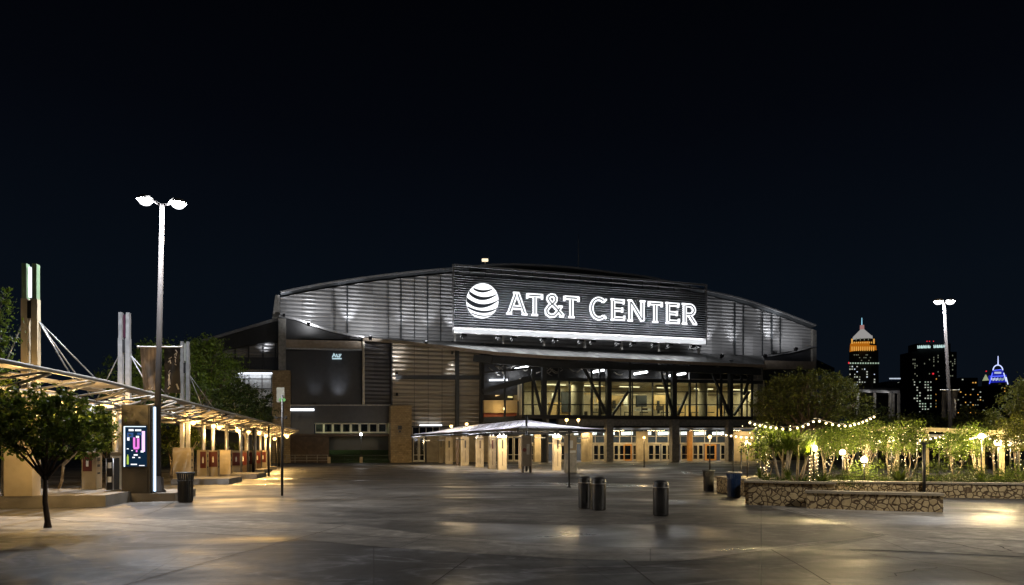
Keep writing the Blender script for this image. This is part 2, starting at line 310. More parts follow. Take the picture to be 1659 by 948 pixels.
# ---------------------------------------------------------------- mesh helpers
class MB:
    def __init__(s): s.v = []; s.f = []; s.mi = []; s.sm = []
    def add(s, vs, fs, mi=0, smooth=False):
        o = len(s.v); s.v += [Vector(x) for x in vs]
        for f in fs:
            s.f.append([i + o for i in f]); s.mi.append(mi); s.sm.append(smooth)
        return s
    def hexa(s, b, t, mi=0):
        """b, t: four lower and four upper corners, the same way round"""
        return s.add(list(b) + list(t), [(3, 2, 1, 0), (4, 5, 6, 7), (0, 1, 5, 4), (1, 2, 6, 5), (2, 3, 7, 6), (3, 0, 4, 7)], mi)
    def box(s, c, sx, sy, sz, rz=0.0, mi=0):
        """c = centre of the base"""
        c = Vector(c); R = Matrix.Rotation(rz, 3, 'Z'); q = [(-1, -1), (1, -1), (1, 1), (-1, 1)]
        b = [c + R @ Vector((x * sx / 2, y * sy / 2, 0)) for x, y in q]
        return s.hexa(b, [p + Vector((0, 0, sz)) for p in b], mi)
    def bar(s, p, q, w, h, up=Zv, mi=0):
        p, q = Vector(p), Vector(q); d = (q - p).normalized()
        a = d.cross(Vector(up))
        if a.length < 1e-4: a = d.cross(Vector((1, 0, 0)))
        a.normalize(); c = a.cross(d).normalized()
        r = [(-1, -1), (1, -1), (1, 1), (-1, 1)]
        return s.hexa([p + a * (x * w / 2) + c * (y * h / 2) for x, y in r], [q + a * (x * w / 2) + c * (y * h / 2) for x, y in r], mi)
    def tube(s, pts, rad, n=8, mi=0, cap=True):
        pts = [Vector(p) for p in pts]
        if not isinstance(rad, (list, tuple)): rad = [rad] * len(pts)
        vs, fs = [], []
        ref = None
        for i, p in enumerate(pts):
            d = (pts[min(i + 1, len(pts) - 1)] - pts[max(i - 1, 0)]).normalized()
            if ref is None: ref = Vector((1, 0, 0)) if abs(d.x) < .9 else Vector((0, 1, 0))
            a = (ref - d * ref.dot(d)).normalized(); b = d.cross(a); ref = a
            for k in range(n):
                t = 2 * math.pi * k / n
                vs.append(p + (a * math.cos(t) + b * math.sin(t)) * rad[i])
        for i in range(len(pts) - 1):
            for k in range(n):
                fs.append((i * n + k, i * n + (k + 1) % n, (i + 1) * n + (k + 1) % n, (i + 1) * n + k))
        s.add(vs, fs, mi, True)
        if cap:
            o = len(s.v) - len(vs)
            s.f.append([o + k for k in range(n)][::-1]); s.mi.append(mi); s.sm.append(False)
            s.f.append([o + (len(pts) - 1) * n + k for k in range(n)]); s.mi.append(mi); s.sm.append(False)
        return s
    def lathe(s, c, prof, n=20, mi=0, rz=0):
        c = Vector(c); vs, fs = [], []
        for r, z in prof:
            for k in range(n):
                t = 2 * math.pi * k / n
                vs.append(c + Vector((r * math.cos(t), r * math.sin(t), z)))
        for i in range(len(prof) - 1):
            for k in range(n):
                fs.append((i * n + k, i * n + (k + 1) % n, (i + 1) * n + (k + 1) % n, (i + 1) * n + k))
        return s.add(vs, fs, mi, True)
    def prism(s, pts, vec, mi=0):
        pts = [Vector(p) for p in pts]; n = len(pts); vec = Vector(vec)
        nrm = Vector((0, 0, 0))
        for i in range(n): nrm += (pts[i] - pts[0]).cross(pts[(i + 1) % n] - pts[0])
        if nrm.dot(vec) > 0: pts = pts[::-1]
        vs = pts + [p + vec for p in pts]
        fs = [list(range(n)), list(range(2 * n - 1, n - 1, -1))] + [(i, n + i, n + (i + 1) % n, (i + 1) % n) for i in range(n)]
        return s.add(vs, fs, mi)
    def ball(s, c, r, n=10, m=6, sz=1.0, mi=0):
        return s.lathe(c, [(r * math.sin(math.pi * i / m) + 1e-4, -r * sz * math.cos(math.pi * i / m)) for i in range(m + 1)], n, mi)
    def build(s, name, mat, parent=None, loc=None, kind=None):
        """linked as one mesh; vertices are world points, or (loc given) points about loc"""
        o = Vector((0, 0, 0))
        if parent is not None: o = WORLD_AT.get(parent.name, Vector((0, 0, 0)))
        elif loc is not None: o = Vector(loc)
        me = bpy.data.meshes.new(name)
        me.from_pydata([v - o for v in s.v], [], s.f)
        mats = mat if isinstance(mat, (list, tuple)) else [mat]
        for m in mats: me.materials.append(MT[m] if isinstance(m, str) else m)
        me.polygons.foreach_set('material_index', s.mi); me.polygons.foreach_set('use_smooth', s.sm)
        me.update()
        ob = bpy.data.objects.new(name, me); COL.objects.link(ob)
        if parent is not None:
            ob.parent = parent; WORLD_AT[ob.name] = o
        elif loc is not None: ob.location = o
        if kind: ob['kind'] = kind
        return ob
WORLD_AT = {}
def tag(o, label, cat, group=None):
    o['label'] = label; o['category'] = cat
    if group: o['group'] = group
    return o
def thing(name, label, cat, loc=(0, 0, 0), group=None, rz=0.0):
    o = bpy.data.objects.new(name, None); COL.objects.link(o); o.location = loc; o.rotation_euler = (0, 0, rz)
    o.empty_display_size = .3
    WORLD_AT[o.name] = Vector(loc)
    return tag(o, label, cat, group)
def local_thing(name, label, cat, loc, group=None, rz=0.0):
    """parts of this one are given about its own base"""
    o = thing(name, label, cat, loc, group, rz); WORLD_AT[o.name] = Vector((0, 0, 0)); return o
def dup(root, label, loc, rz=None, group=None):
    def cp(o, parent):
        c = o.copy(); COL.objects.link(c)
        if parent is not None: c.parent = parent
        for ch in o.children: cp(ch, c)
        return c
    r = cp(root, None); r.location = loc
    if rz is not None: r.rotation_euler = (0, 0, rz)
    r['label'] = label
    if group: r['group'] = group
    return r
def light(kind, name, loc, power, col, radius=.1, parent=None, to=None, spot=None, blend=.6, size=None):
    l = bpy.data.lights.new(name, kind); l.energy = power; l.color = col
    if kind in ('POINT', 'SPOT'): l.shadow_soft_size = radius
    if kind == 'SPOT': l.spot_size = math.radians(spot); l.spot_blend = blend
    if kind == 'AREA':
        l.shape = 'RECTANGLE'; l.size, l.size_y = size
    o = bpy.data.objects.new(name, l); COL.objects.link(o); o.location = loc
    if to is not None: o.rotation_euler = (Vector(to) - Vector(loc)).to_track_quat('-Z', 'Y').to_euler()
    if parent is not None:
        o.parent = parent; o.matrix_parent_inverse = Matrix.Translation(-WORLD_AT.get(parent.name, Vector()))
    return o
def facade(pts, off, thick):
    """polygon given in photograph pixels on a plane of the facade, with its thickness going back"""
    return [W(a, b, off) for a, b in pts], N * thick
# ================================================================ GROUND
def sheet(name, pts, z, mat, kind='structure'):
    b = MB(); b.add([(p.x, p.y, z) for p in pts], [list(range(len(pts)))])
    o = b.build(name, mat); o['kind'] = kind
    if o.data.polygons[0].normal.z < 0: o.data.flip_normals()
    return o
MT['plaza'] = PAVING('plaza_concrete', (.072, .068, .063), .23, .64, 4.5, .5, .35, .3, .42, .7, .4)
MT['lit_conc'] = PAVING('lit_tone_concrete', (.205, .19, .172), .36, .68, 4.5, .3, .2, .4, .44, .6, .4)
MT['drive'] = PAVING('scuffed_drive', (.042, .042, .046), .27, .62, 3.2, .7, -.2, .4, .44, 2.4, .35)
MT['land'] = M('far_land', (.03, .03, .025), .95, scale=.05, bump=0)
b = MB(); b.add([(-2500, -60, -.02), (2500, -60, -.02), (2500, 3200, -.02), (-2500, 3200, -.02)], [(0, 1, 2, 3)])
g = b.build('ground', 'land'); g['kind'] = 'structure'
b = MB(); b.add([(-70, -30, 0), (75, -30, 0), (75, 112, 0), (-70, 112, 0)], [(0, 1, 2, 3)])
g = b.build('plaza_pavement', 'plaza'); g['kind'] = 'structure'
def gp_poly(px): return [GP(a, b_) for a, b_ in px]
# curved paving bands, with the lamplit ground painted in as their paler tone
def smooth(pts, k=4):
    out = []
    n = len(pts)
    for i in range(n - 1):
        p0 = pts[max(i - 1, 0)]; p1 = pts[i]; p2 = pts[i + 1]; p3 = pts[min(i + 2, n - 1)]
        for j in range(k):
            t = j / k
            out.append(tuple(.5 * (2 * b1 + (c1 - a1) * t + (2 * a1 - 5 * b1 + 4 * c1 - d1) * t * t + (3 * b1 - a1 - 3 * c1 + d1) * t ** 3) for a1, b1, c1, d1 in zip(p0, p1, p2, p3)))
    out.append(pts[-1]); return out
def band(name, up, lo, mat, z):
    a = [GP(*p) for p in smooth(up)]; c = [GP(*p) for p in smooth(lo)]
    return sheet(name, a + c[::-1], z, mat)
band('lit_pavement_band', [(-500, 822), (0, 836), (180, 840), (330, 843), (560, 851), (720, 869), (900, 882), (1040, 889), (1180, 892), (1300, 881), (1430, 866)],
     [(-500, 842), (0, 858), (180, 860), (330, 864), (480, 874), (640, 888), (840, 901), (1000, 908), (1120, 908), (1260, 890), (1425, 868)], 'lit_conc', .004)
band('lit_pavement_band', [(1250, 821), (1300, 832), (1360, 848), (1430, 866), (1520, 874), (1660, 880), (2000, 890)][:1] + [(1400, 824), (1530, 829), (1660, 832), (2000, 838)],
     [(1252, 823), (1300, 834), (1360, 849), (1432, 866), (1660, 876), (2000, 884)], 'lit_conc', .004)
band('lit_pavement_band', [(1440, 867), (1540, 873), (1660, 878), (2000, 886)], [(1330, 890), (1430, 892), (1540, 897), (1660, 902), (2000, 912)], 'lit_conc', .008)
band('drive_surface', [(-500, 842.5), (0, 858.5), (180, 860.5), (330, 864.5), (480, 874.5), (640, 888.5), (840, 901.5), (1000, 908.5), (1120, 908.5)],
     [(-900, 1080), (0, 1080), (600, 1080), (1000, 1080), (1500, 1080)], 'drive', .004)
# joints, cracks and drain slots in the paving
def crack(name, px, w, z=.014, k=4, jit=.0, seed=1):
    r_ = random.Random(seed); pts = [GP(*p) for p in smooth(px, k)]; L_, R_ = [], []
    for i, p in enumerate(pts):
        d = (pts[min(i + 1, len(pts) - 1)] - pts[max(i - 1, 0)]).normalized(); n = Vector((-d.y, d.x, 0)); p = p + n * r_.gauss(0, jit); ww = w * (r_.uniform(.5, 1.3) if jit else 1)
        L_.append(p + n * ww / 2); R_.append(p - n * ww / 2)
    b = MB()
    for i in range(len(pts) - 1): b.add([(q.x, q.y, z) for q in (R_[i], R_[i + 1], L_[i + 1], L_[i])], [(0, 1, 2, 3)])
    o = b.build(name, 'joint'); o['kind'] = 'structure'
MT['joint'] = M('joint_filler', (.018, .016, .014), .8, bump=0)
crack('pavement_joint', [(0, 843), (180, 847), (420, 858), (640, 872), (900, 886), (1130, 889)], .022)
crack('pavement_joint', [(1185, 818), (1250, 821), (1300, 833), (1360, 848.5), (1431, 866.5)], .022)
crack('pavement_joint', [(1431, 866.5), (1330, 880), (1210, 897), (1100, 911), (900, 935)], .022)
crack('pavement_joint', [(1431, 866.5), (1540, 874.5), (1660, 881)], .022)
crack('pavement_crack', [(1470, 872), (1530, 880), (1590, 890), (1680, 901)], .035, jit=.04, seed=3)
crack('pavement_crack', [(1610, 884), (1625, 888), (1637, 894)], .03, jit=.03, seed=4)
crack('pavement_crack', [(1380, 892), (1450, 905), (1560, 922), (1640, 944)], .035, jit=.04, seed=5)
crack('pavement_crack', [(1440, 936), (1475, 926), (1520, 921)], .03, jit=.03, seed=6)
crack('pavement_joint', [(560, 851), (480, 874), (360, 905), (200, 950)], .022)
crack('pavement_joint', [(760, 905), (700, 948)], .022); crack('pavement_joint', [(1010, 908), (1060, 948)], .022); crack('pavement_joint', [(1250, 892), (1300, 920), (1345, 948)], .022)
crack('pavement_crack', [(60, 838), (120, 846), (200, 849), (300, 858)], .03, jit=.04, seed=8)
crack('pavement_joint', [(283, 813), (240, 833), (160, 845), (40, 850)], .022)
crack('pavement_joint', [(420, 790), (640, 806), (800, 822), (930, 830), (1180, 838)], .022)
crack('pavement_joint', [(560, 770), (760, 778), (960, 783), (1150, 786)], .022)
crack('pavement_joint', [(-60, 853.2), (40, 853.5), (116, 854.2)], .03)
# grass in front of the dark recess of the arena
MT['turf'] = M('turf', (.03, .055, .012), .95, scale=6, var=.4, bump=.5, bscale=60)
b = MB(); b.hexa([FX(533, -3), FX(634, -3), FX(634, 2.8), FX(533, 2.8)], [FX(533, -3) + Zv * .1, FX(634, -3) + Zv * .1, FX(634, 2.8) + Zv * 1.7, FX(533, 2.8) + Zv * 1.7]); o = b.build('lawn', 'turf'); o['kind'] = 'structure'

# ================================================================ ARENA
AR = thing('arena_building', 'long dark metal arena with arched roof, ribbed walls and a lit glass entrance', 'arena', FX(880, 0))
def interp(pts, x):
    for (x0, y0), (x1, y1) in zip(pts, pts[1:]):
        if x <= x1: return y0 + (y1 - y0) * (x - x0) / (x1 - x0)
    return pts[-1][1]
def part(name, mat, fn, parent=AR):
    b = MB(); fn(b); return b.build(name, mat, parent)
def slab(name, mat, pts, off, thick, parent=AR):
    b = MB(); b.prism(*facade(pts, off, thick)); return b.build(name, mat, parent)
def rect(x0, y0, x1, y1): return [(x0, y0), (x1, y0), (x1, y1), (x0, y1)]
def ribbed(name, mat, top, bot, off, x0, x1, rib=.5, dep=.10, parent=AR, step=8):
    n = max(2, int((x1 - x0) / step)); cols = []
    for i in range(n + 1):
        px = x0 + (x1 - x0) * i / n; p = FX(px, off)
        yb = interp(bot, px); zb = 0 if yb is None else EYE + (HY - yb) / F * p.y
        cols.append((p, zb, EYE + (HY - interp(top, px)) / F * p.y))
    zmin = min(c[1] for c in cols); zmax = max(c[2] for c in cols)
    b = MB(); k0 = int(zmin / rib); k1 = int(zmax / rib) + 1
    vs, fs = [], []
    prof = []
    for k in range(k0, k1 + 1): prof += [(k * rib + rib * j / 5, dep * .5 * (1 - math.cos(2 * math.pi * j / 5))) for j in range(5)]
    for p, zb, zt in cols:
        for z, d in prof: vs.append(p - N * d + Zv * min(max(z, zb), zt))
    m = len(prof)
    for i in range(n):
        for j in range(m - 1):
            a, c, d, e_ = i * m + j, (i + 1) * m + j, (i + 1) * m + j + 1, i * m + j + 1
            if abs(vs[a].z - vs[e_].z) < 1e-6 and abs(vs[c].z - vs[d].z) < 1e-6: continue
            fs.append((a, c, d, e_))
    b.add(vs, fs)
    return b.build(name, mat, parent)

ROOF = [(454, 482), (520, 469), (600, 457), (680, 448), (735, 443), (790, 438), (838, 437), (900, 440), (944, 444), (1000, 451), (1060, 459), (1143, 479), (1200, 492), (1260, 512), (1322, 536)]
WB = [(454, 512), (480, 517), (520, 531), (560, 541), (590, 546), (660, 552), (735, 557), (900, 566), (1143, 576), (1232, 577), (1275, 570), (1322, 561)]
ribbed('upper_wall', 'clad', ROOF, WB, 0, 454, 1322, .52, .085)
# the arched roof: edge slab, its lit top line put in as a paler rim
rt = smooth([(x, y - 8) for x, y in ROOF], 3)
rb_ = [(x, y + 1.5) for x, y in rt]
b = MB(); b.prism([W(x, y, -1.4) for x, y in rt] + [W(x, y, -1.4) for x, y in rb_[::-1]], N * 60)
arena_roof = b.build('roof', 'steel', AR)
b = MB()
for (xa, ya), (xc, yc) in zip(rt, rt[1:]): b.bar(W(xa, ya - .6, -1.55), W(xc, yc - .6, -1.55), .22, .22)
b.build('lit_rim', 'galv', arena_roof)
slab('back_wall', 'black', [(454, 490), (735, 445), (838, 441), (944, 447), (1143, 481), (1322, 538), (1322, 600), (454, 600)], 1.2, 55)
# vertical seams and mullions of the upper wall
def mull(px, wpx=1.6, off=-.35):
    p = FX(px, off); s_ = wpx / F * p.y
    z1 = EYE + (HY - interp(ROOF, px) - 1.0) / F * p.y; z0 = EYE + (HY - interp(WB, px)) / F * p.y
    b = MB(); c = p + N * .12; b.hexa([c + U * x * s_ / 2 + N * y * .12 + Zv * z0 for x, y in ((-1, -1), (1, -1), (1, 1), (-1, 1))], [c + U * x * s_ / 2 + N * y * .12 + Zv * z1 for x, y in ((-1, -1), (1, -1), (1, 1), (-1, 1))])
    b.build('mullion', 'steel', AR)
for px in (541, 629, 672, 714, 1205, 1236, 1265): mull(px, .8)
for px in (563, 650, 693, 1191, 1251): mull(px, 2.0)
UPL = [(563, 548, 1.0), (693, 556, .35), (731, 556, .8), (1191, 578, .55), (1251, 572, 1.1), (650, 552, .35), (458, 512, .5), (1150, 577, .6)]
def uplight(px, py, k, off=-1.3, h=7, parent=AR, col=(.95, .96, 1)):
    p = W(px + 2, py, off)
    b = MB(); b.bar(p - Zv * .1, p + Zv * .25 + N * .1, .35, .3, U); b.build('uplight', 'black', parent)
    light('SPOT', 'uplight_beam', p + Zv * .34 - N * .5, 2600 * k, col, .06, None, p + Zv * h + N * 1.5, 46, .9)
for px, py, k in UPL: uplight(px, py, k)
# right end
slab('end_wall', 'black_clad', [(1238, 578), (1275, 572), (1322, 563), (1322, 640), (1238, 640)], -.1, 1.2)
slab('end_column', 'galv2', [(1317, 533), (1323, 536), (1323, 640), (1317, 640)], -.6, .5)
slab('end_beam', 'beam_tan', [(1240, 584), (1322, 586), (1322, 598), (1240, 598)], -.8, .6)
slab('end_trim', 'roof_trim', [(1234, 577), (1278, 571), (1323, 559.5), (1323, 561.5), (1278, 573), (1236, 579)], -1.2, 1.0)
slab('right_wing_roof', 'black', [(1324, 583), (1352, 596), (1352, 604), (1324, 594)], 4, 25)
slab('right_wing_wall', 'black_clad', [(1240, 640.5), (1352, 640.5), (1352, 748), (1240, 748)], 1, 1)
# left side
slab('corner_block', 'galv2', [(446, 478), (453, 478), (453, 520), (440, 521)], -.5, 1.2)
slab('left_eave', 'black', [(452, 513), (480, 518), (520, 532), (560, 542), (590, 547), (590, 549.5), (463, 549.5), (452, 549.5)], -.6, .5)
b = MB()
ev = smooth([(452, 512.5), (480, 517.5), (520, 531.5), (560, 541.5), (590, 546.5)], 3)
for (xa, ya), (xc, yc) in zip(ev, ev[1:]): b.bar(W(xa, ya, -1.0), W(xc, yc, -1.0), .5, .28)
b.build('eave_trim', 'galv', AR)
slab('corner_column', 'galv2', rect(451, 516, 463, 600), -1.6, 1.0)
slab('head_beam', 'beam_tan', [(463, 550), (588, 553), (588, 565), (463, 563)], -.9, .7)
slab('head_trim', 'galv', [(463, 563.6), (588, 565.6), (588, 567.6), (463, 565.6)], -1.0, .6)
slab('plain_wall', 'black_clad', [(463, 568), (588, 568), (588, 657), (463, 657)], -.3, 1.0)
for px in (545, 553.5, 510): slab('seam', 'black', rect(px, 568, px + .5, 656), -.36, .05)
slab('jamb_column', 'alu', [(587.5, 548), (591, 548), (591, 657), (587.5, 657)], -1.5, 1.1)
for px, k in ((549, 1.0), (510, .35)): 
    p = W(px, 656, -1.6); b = MB(); b.box(p, .4, .3, .3); b.build('uplight', 'black', AR)
    light('SPOT', 'uplight_beam', p + Zv * .5 - N * .2, 700 * k, (.9, .94, 1), .5, None, p + Zv * 3.0 + N * 1.3, 60, 1.0)
# little lit name plate on the plain wall
b = MB()
def stroke(b, pts, off, w, dep, mi=0, dz=0):
    """flat-faced bar running through photograph points on a facade plane"""
    q = [W(x, y, off) for x, y in pts]
    L_, R_ = [], []
    for i, p in enumerate(q):
        d1 = (q[i] - q[i - 1]).normalized() if i else None; d2 = (q[i + 1] - q[i]).normalized() if i < len(q) - 1 else None
        t = ((d1 or d2) + (d2 or d1)).normalized(); nrm = Vector((-t.z * U.x, -t.z * U.y, t.dot(U)))
        k = 1.0
        if d1 is not None and d2 is not None:
            c = max(.5, math.sqrt(max(0.0, (1 + d1.dot(d2)) / 2))); k = 1 / c
        L_.append(p + nrm * w / 2 * k); R_.append(p - nrm * w / 2 * k)
    for i in range(len(q) - 1):
        f = [R_[i], R_[i + 1], L_[i + 1], L_[i]]
        b.hexa([p + N * dep for p in f], f, mi)
MT['plate_glow'] = EM('plate_glow', (.62, .85, .92), .75)
for s_ in ([(538.5, 579), (541, 573.5), (544, 578.5)], [(545, 573.5), (546.5, 578), (549, 578)], [(549.5, 573.5), (550.2, 578.3), (552.5, 573.5)], [(538, 581), (553.5, 581)]): stroke(b, s_, -.75, .16, .15)
b.build('name_plate', 'plate_glow', AR)
# stone piers
def pier(x0, x1, y0, off, th=3):
    a, c = W(x0, y0, off), W(x1, y0, off); lo = [Vector((p.x, p.y, 0)) for p in (a, c)]
    b = MB(); b.hexa([lo[0], lo[1], lo[1] + N * th, lo[0] + N * th], [a, c, c + N * th, a + N * th]); o = b.build('stone_pier', 'stone', AR)
    b = MB(); m_ = (a + c) / 2; b.hexa([m_ + U * x * .3 + N * y * .25 + N * .0 - Zv * 9.6 + Zv * z for x, y, z in ((-1, -1, 0), (1, -1, 0), (1, .5, 0), (-1, .5, 0))], [m_ + U * x * .3 + N * y * .25 - Zv * 8.9 for x, y in ((-1, -1), (1, -1), (1, .5), (-1, .5))]) if y0 < 630 else None
    if y0 < 630: pass
    return o
pier(441, 470, 600, -3.5); pier(633, 667, 657, -4.5)
p = W(648, 699, -5.1); b = MB(); b.bar(p, p + N * .55, .25, .25); b.bar(p + Zv * .5, p + Zv * .5 + N * .55, .5, .5); b.build('wall_lamp', 'black', AR)
# low black block with its window strip
slab('low_block', 'black_clad', [(470.5, 657.5), (632.5, 657.5), (632.5, 685), (470.5, 685)], -2.0, 5)
slab('low_block_lower', 'black_clad', [(470.5, 685), (509, 685), (509, 703), (470.5, 703)], -2.0, 5)
slab('parapet_trim', 'galv2', [(470.5, 655.5), (632.5, 655.5), (632.5, 657.4), (470.5, 657.4)], -2.2, 1.0)
slab('strip_lamp', 'strip_light', [(470.5, 662), (509, 662), (509, 665.6), (470.5, 665.6)], -2.25, .2)
slab('low_block_sill', 'brick', [(470.5, 703), (633, 703), (633, 707), (470.5, 707)], -2.3, 3)
MT['office'] = EM('office_glow', (.80, .92, .62), .42)
for i in range(8):
    x0 = 511 + i * 14.6; x1 = x0 + 12.6
    wn_o = slab('window', 'alu', rect(x0, 686, x1, 687.3), -2.0, .4)
    for r_ in (rect(x0, 699.5, x1, 700.5), rect(x0, 687.3, x0 + .9, 699.5), rect(x1 - .9, 687.3, x1, 699.5)): slab('frame', 'alu', r_, -2.0, .4, wn_o)
    slab('pane', 'glass_dark', rect(x0 + .9, 687.3, x1 - .9, 699.5), -1.85, .03, wn_o)
    if i in (1, 2, 3, 5, 6): slab('blind', 'sign_white', rect(x0 + random.uniform(3, 7), 687.3, x0 + random.uniform(8, 10), 699.5), -1.3, .03, wn_o)
slab('office_ceiling', 'office', rect(511, 684, 632, 686), .6, .5)
slab('office_back', 'lobby', rect(511, 684, 632, 702), 2.0, .2)
light('AREA', 'office_light', W(570, 686.5, .1), 90, (.85, 1, .7), parent=None, to=W(570, 700, .1), size=(12, 1))
b = MB(); a, c = W(470.5, 707, -1.5), W(533, 707, -1.5); a0, c0 = FX(470.5, -1.5), FX(533, -1.5)
b.hexa([a0, c0, c0 + N * 2, a0 + N * 2], [a, c, c + N * 2, a + N * 2]); b.build('brown_wall', 'brick', AR)
b = MB(); a, c = W(533.5, 707, 3), W(633, 707, 3); a0, c0 = FX(533.5, 3), FX(633, 3)
b.hexa([a0, c0, c0 + N * 1, a0 + N * 1], [a, c, c + N * 1, a + N * 1]); b.build('recess_wall', 'black', AR)
# left wing with its sloping roof
slab('left_wing_roof', 'black', [(300, 562), (335, 550), (447, 518), (450, 518), (450, 552), (360, 566), (300, 575)], -.4, 30)
b = MB(); b.bar(W(300, 561, -.8), W(447, 517.5, -.8), .3, .35); b.build('left_wing_gutter', 'roof_trim', AR)
ribbed('left_wing_wall', 'clad', [(300, 575), (360, 566), (450, 552)], [(300, 579), (450, 579)], 1.0, 300, 450, .45, .1)
slab('left_wing_lower', 'black_clad', rect(300, 579, 450, 598), 1.0, 1)
for px in (358, 380, 402, 425, 445): slab('left_wing_mullion', 'black', rect(px, 556, px + 2, 598), .7, .25)
slab('left_wing_band', 'galv2', rect(300, 599, 441, 603.5), -.5, 2)
slab('left_wing_strip', 'strip_light', rect(384, 604, 441, 606), -.2, .2)
slab('left_wing_panel', 'galv', rect(300, 606.2, 441, 660), .6, .5)
for px in (396, 403, 424, 439): slab('left_wing_frame', 'black', rect(px, 606.4, px + .9, 660), .4, .15)
for py in (613, 629, 645): slab('left_wing_rail', 'black', rect(384, py, 441, py + .8), .42, .12)
slab('left_wing_base', 'black', rect(300, 660, 441, 748), .6, 1)
light('AREA', 'left_wing_lamp', W(412, 606.5, -.6), 45, (.9, .95, 1), to=W(412, 640, .2), size=(4, .3))
p = W(428, 578, -.4); light('SPOT', 'wing_uplight_beam', p, 260, (.95, .96, 1), .05, None, W(428, 555, .6), 75, 1)
# mid wall left of the glass
ribbed('dark_bay', 'clad_dark', [(591, 552), (636, 556)], [(591, 657), (636, 657)], -1.0, 591, 635, .55, .13)
ribbed('tan_bay', 'clad_tan', [(635, 556), (740, 562)], [(635, 692), (740, 692)], -1.6, 635, 741, .6, .10)
ribbed('tan_bay', 'clad_tan', [(741, 562), (782, 568)], [(741, 692), (782, 692)], -1.4, 742, 781, .6, .10)
for x0, x1 in ((634, 636), (738.5, 744), (778.5, 784)): slab('bay_column', 'steel', [(x0, 556), (x1, 556), (x1, 700), (x0, 700)], -2.3, .8)
slab('bay_girt', 'steel', [(641, 608), (782, 608.5), (782, 615), (641, 614.5)], -2.0, .3)
for px in (671, 693.5, 716): slab('bay_seam', 'steel', rect(px, 558, px + .5, 690), -1.85, .12)
for py in (641, 664): slab('bay_line', 'steel', rect(637, py, 778, py + .7), -1.82, .1)
uplight(641, 640, .35, -2.6, 6, col=(1, .95, .93)); uplight(641, 606, .25, -2.6, 5, col=(1, .95, .93)); 
p = W(733, 574, -2.7); light('SPOT', 'bay_downlight_beam', p, 300, (1, 1, 1), .05, None, W(734, 610, -1.4), 60, 1)
b = MB(); b.bar(p, p + Zv * .4, .3, .3, U); b.build('downlight', 'black', AR)
MT['lobby_dark'] = M('lobby_dark', (.05, .04, .03), .6, bump=0)
OD = -2.4
def door_at(x0, x1, mat='alu', yt=719.5):
    f_ = FX(x0, OD)
    z1 = W(x0, yt, OD).z; z2 = W(x1, yt, OD).z
    p0, p1 = FX(x0, OD), FX(x1, OD); w_ = .10
    d = MB()
    def bx(ua, ub, za, zb, o=d, back=.12, fwd=0.0):
        A, B = p0 + (p1 - p0) * ua - N * fwd, p0 + (p1 - p0) * ub - N * fwd
        o.hexa([A + Zv * za, B + Zv * za, B + N * back + Zv * za, A + N * back + Zv * za], [A + Zv * zb, B + Zv * zb, B + N * back + Zv * zb, A + N * back + Zv * zb])
    bx(.02, .16, .05, z1); bx(.84, .98, .05, z1); bx(.16, .84, z1 - .22, z1); bx(.16, .84, .05, .3)
    o = d.build('door', mat, AR)
    d = MB(); bx(.16, .84, .3, z1 - .22, d, .03, -.05); d.build('pane', 'glass_dark', o)
    d = MB(); bx(.16, .84, .98, 1.06, d, .05, .06); d.build('push_bar', 'alu', o)
# ground floor between the pier and the doors
def wall0(name, mat, x0, x1, y, off, th):
    a, c = W(x0, y, off), W(x1, y, off); a0, c0 = FX(x0, off), FX(x1, off)
    b = MB(); b.hexa([a0, c0, c0 + N * th, a0 + N * th], [a, c, c + N * th, a + N * th]); return b.build(name, mat, AR)
wall0('ground_wall', 'conc_tan', 690, 784, 706, -1.6, 1)
slab('ground_head', 'steel', rect(667, 690, 784, 692.5), -2.2, 1)
slab('ground_strip_lamp', 'strip_light', rect(680, 688, 716, 690), -2.3, .2)
wall0('recess_back', 'lobby_dark', 775, 850, 676, 2.5, .3)
wall0('recess_pier', 'conc_tan', 784, 800, 690, -2.0, .5)
wall0('vestibule_back', 'lobby_dark', 655, 712, 690, 1.5, .3)
for x0_, x1_ in ((669, 678.5), (679, 688.5), (822, 832), (832.5, 842.5)): door_at(x0_, x1_, 'alu', 707)
slab('vestibule_transom', 'glass_dark', rect(668, 692.6, 712, 706), -1.5, .05)
for x_ in (668, 679, 690, 701, 711.5): slab('vestibule_mullion', 'alu', rect(x_, 692.6, x_ + .8, 706), -1.6, .1)
slab('ground_panel', 'clad_dark', rect(712, 692.5, 784, 706), -1.6, 1)
# big slanted canopy roof over the entrance
cf = [(589, 548), (660, 554), (735, 563), (800, 571), (900, 578), (1000, 581.5), (1100, 586), (1238, 592)]
cb = [(589, 545), (660, 550), (735, 553), (800, 557), (900, 562), (1000, 567), (1100, 571), (1238, 577)]
def off_f(px): return -1.6 - 8.4 * min(1, max(0, (px - 589) / 211)) ** .8
b = MB(); q = []
xs = [589, 620, 660, 700, 735, 770, 800, 850, 900, 950, 1000, 1050, 1100, 1150, 1200, 1238]
for px in xs:
    f_ = W(px, interp(cf, px), off_f(px)); k_ = W(px, interp(cb, px), -.5)
    q.append((f_, k_))
for (f0, k0), (f1, k1) in zip(q, q[1:]):
    b.hexa([f0 - Zv * .35, f1 - Zv * .35, k1 - Zv * .6, k0 - Zv * .6], [f0, f1, k1, k0])
ent_roof = b.build('entrance_roof', 'roof', AR)
b = MB()
for (f0, k0), (f1, k1) in zip(q, q[1:]): b.bar(f0 - Zv * .15 - N * .14, f1 - Zv * .15 - N * .14, .22, .42)
b.build('edge_trim', 'beam_tan', ent_roof)
b = MB()
for (f0, k0), (f1, k1) in zip(q[5:], q[6:]): b.bar(f0 - Zv * .9 + N * 1.0, f1 - Zv * .9 + N * 1.0, .5, .9)
b.build('eave_girder', 'steel', ent_roof)
b = MB(); f0, f1 = q[4], q[-1]
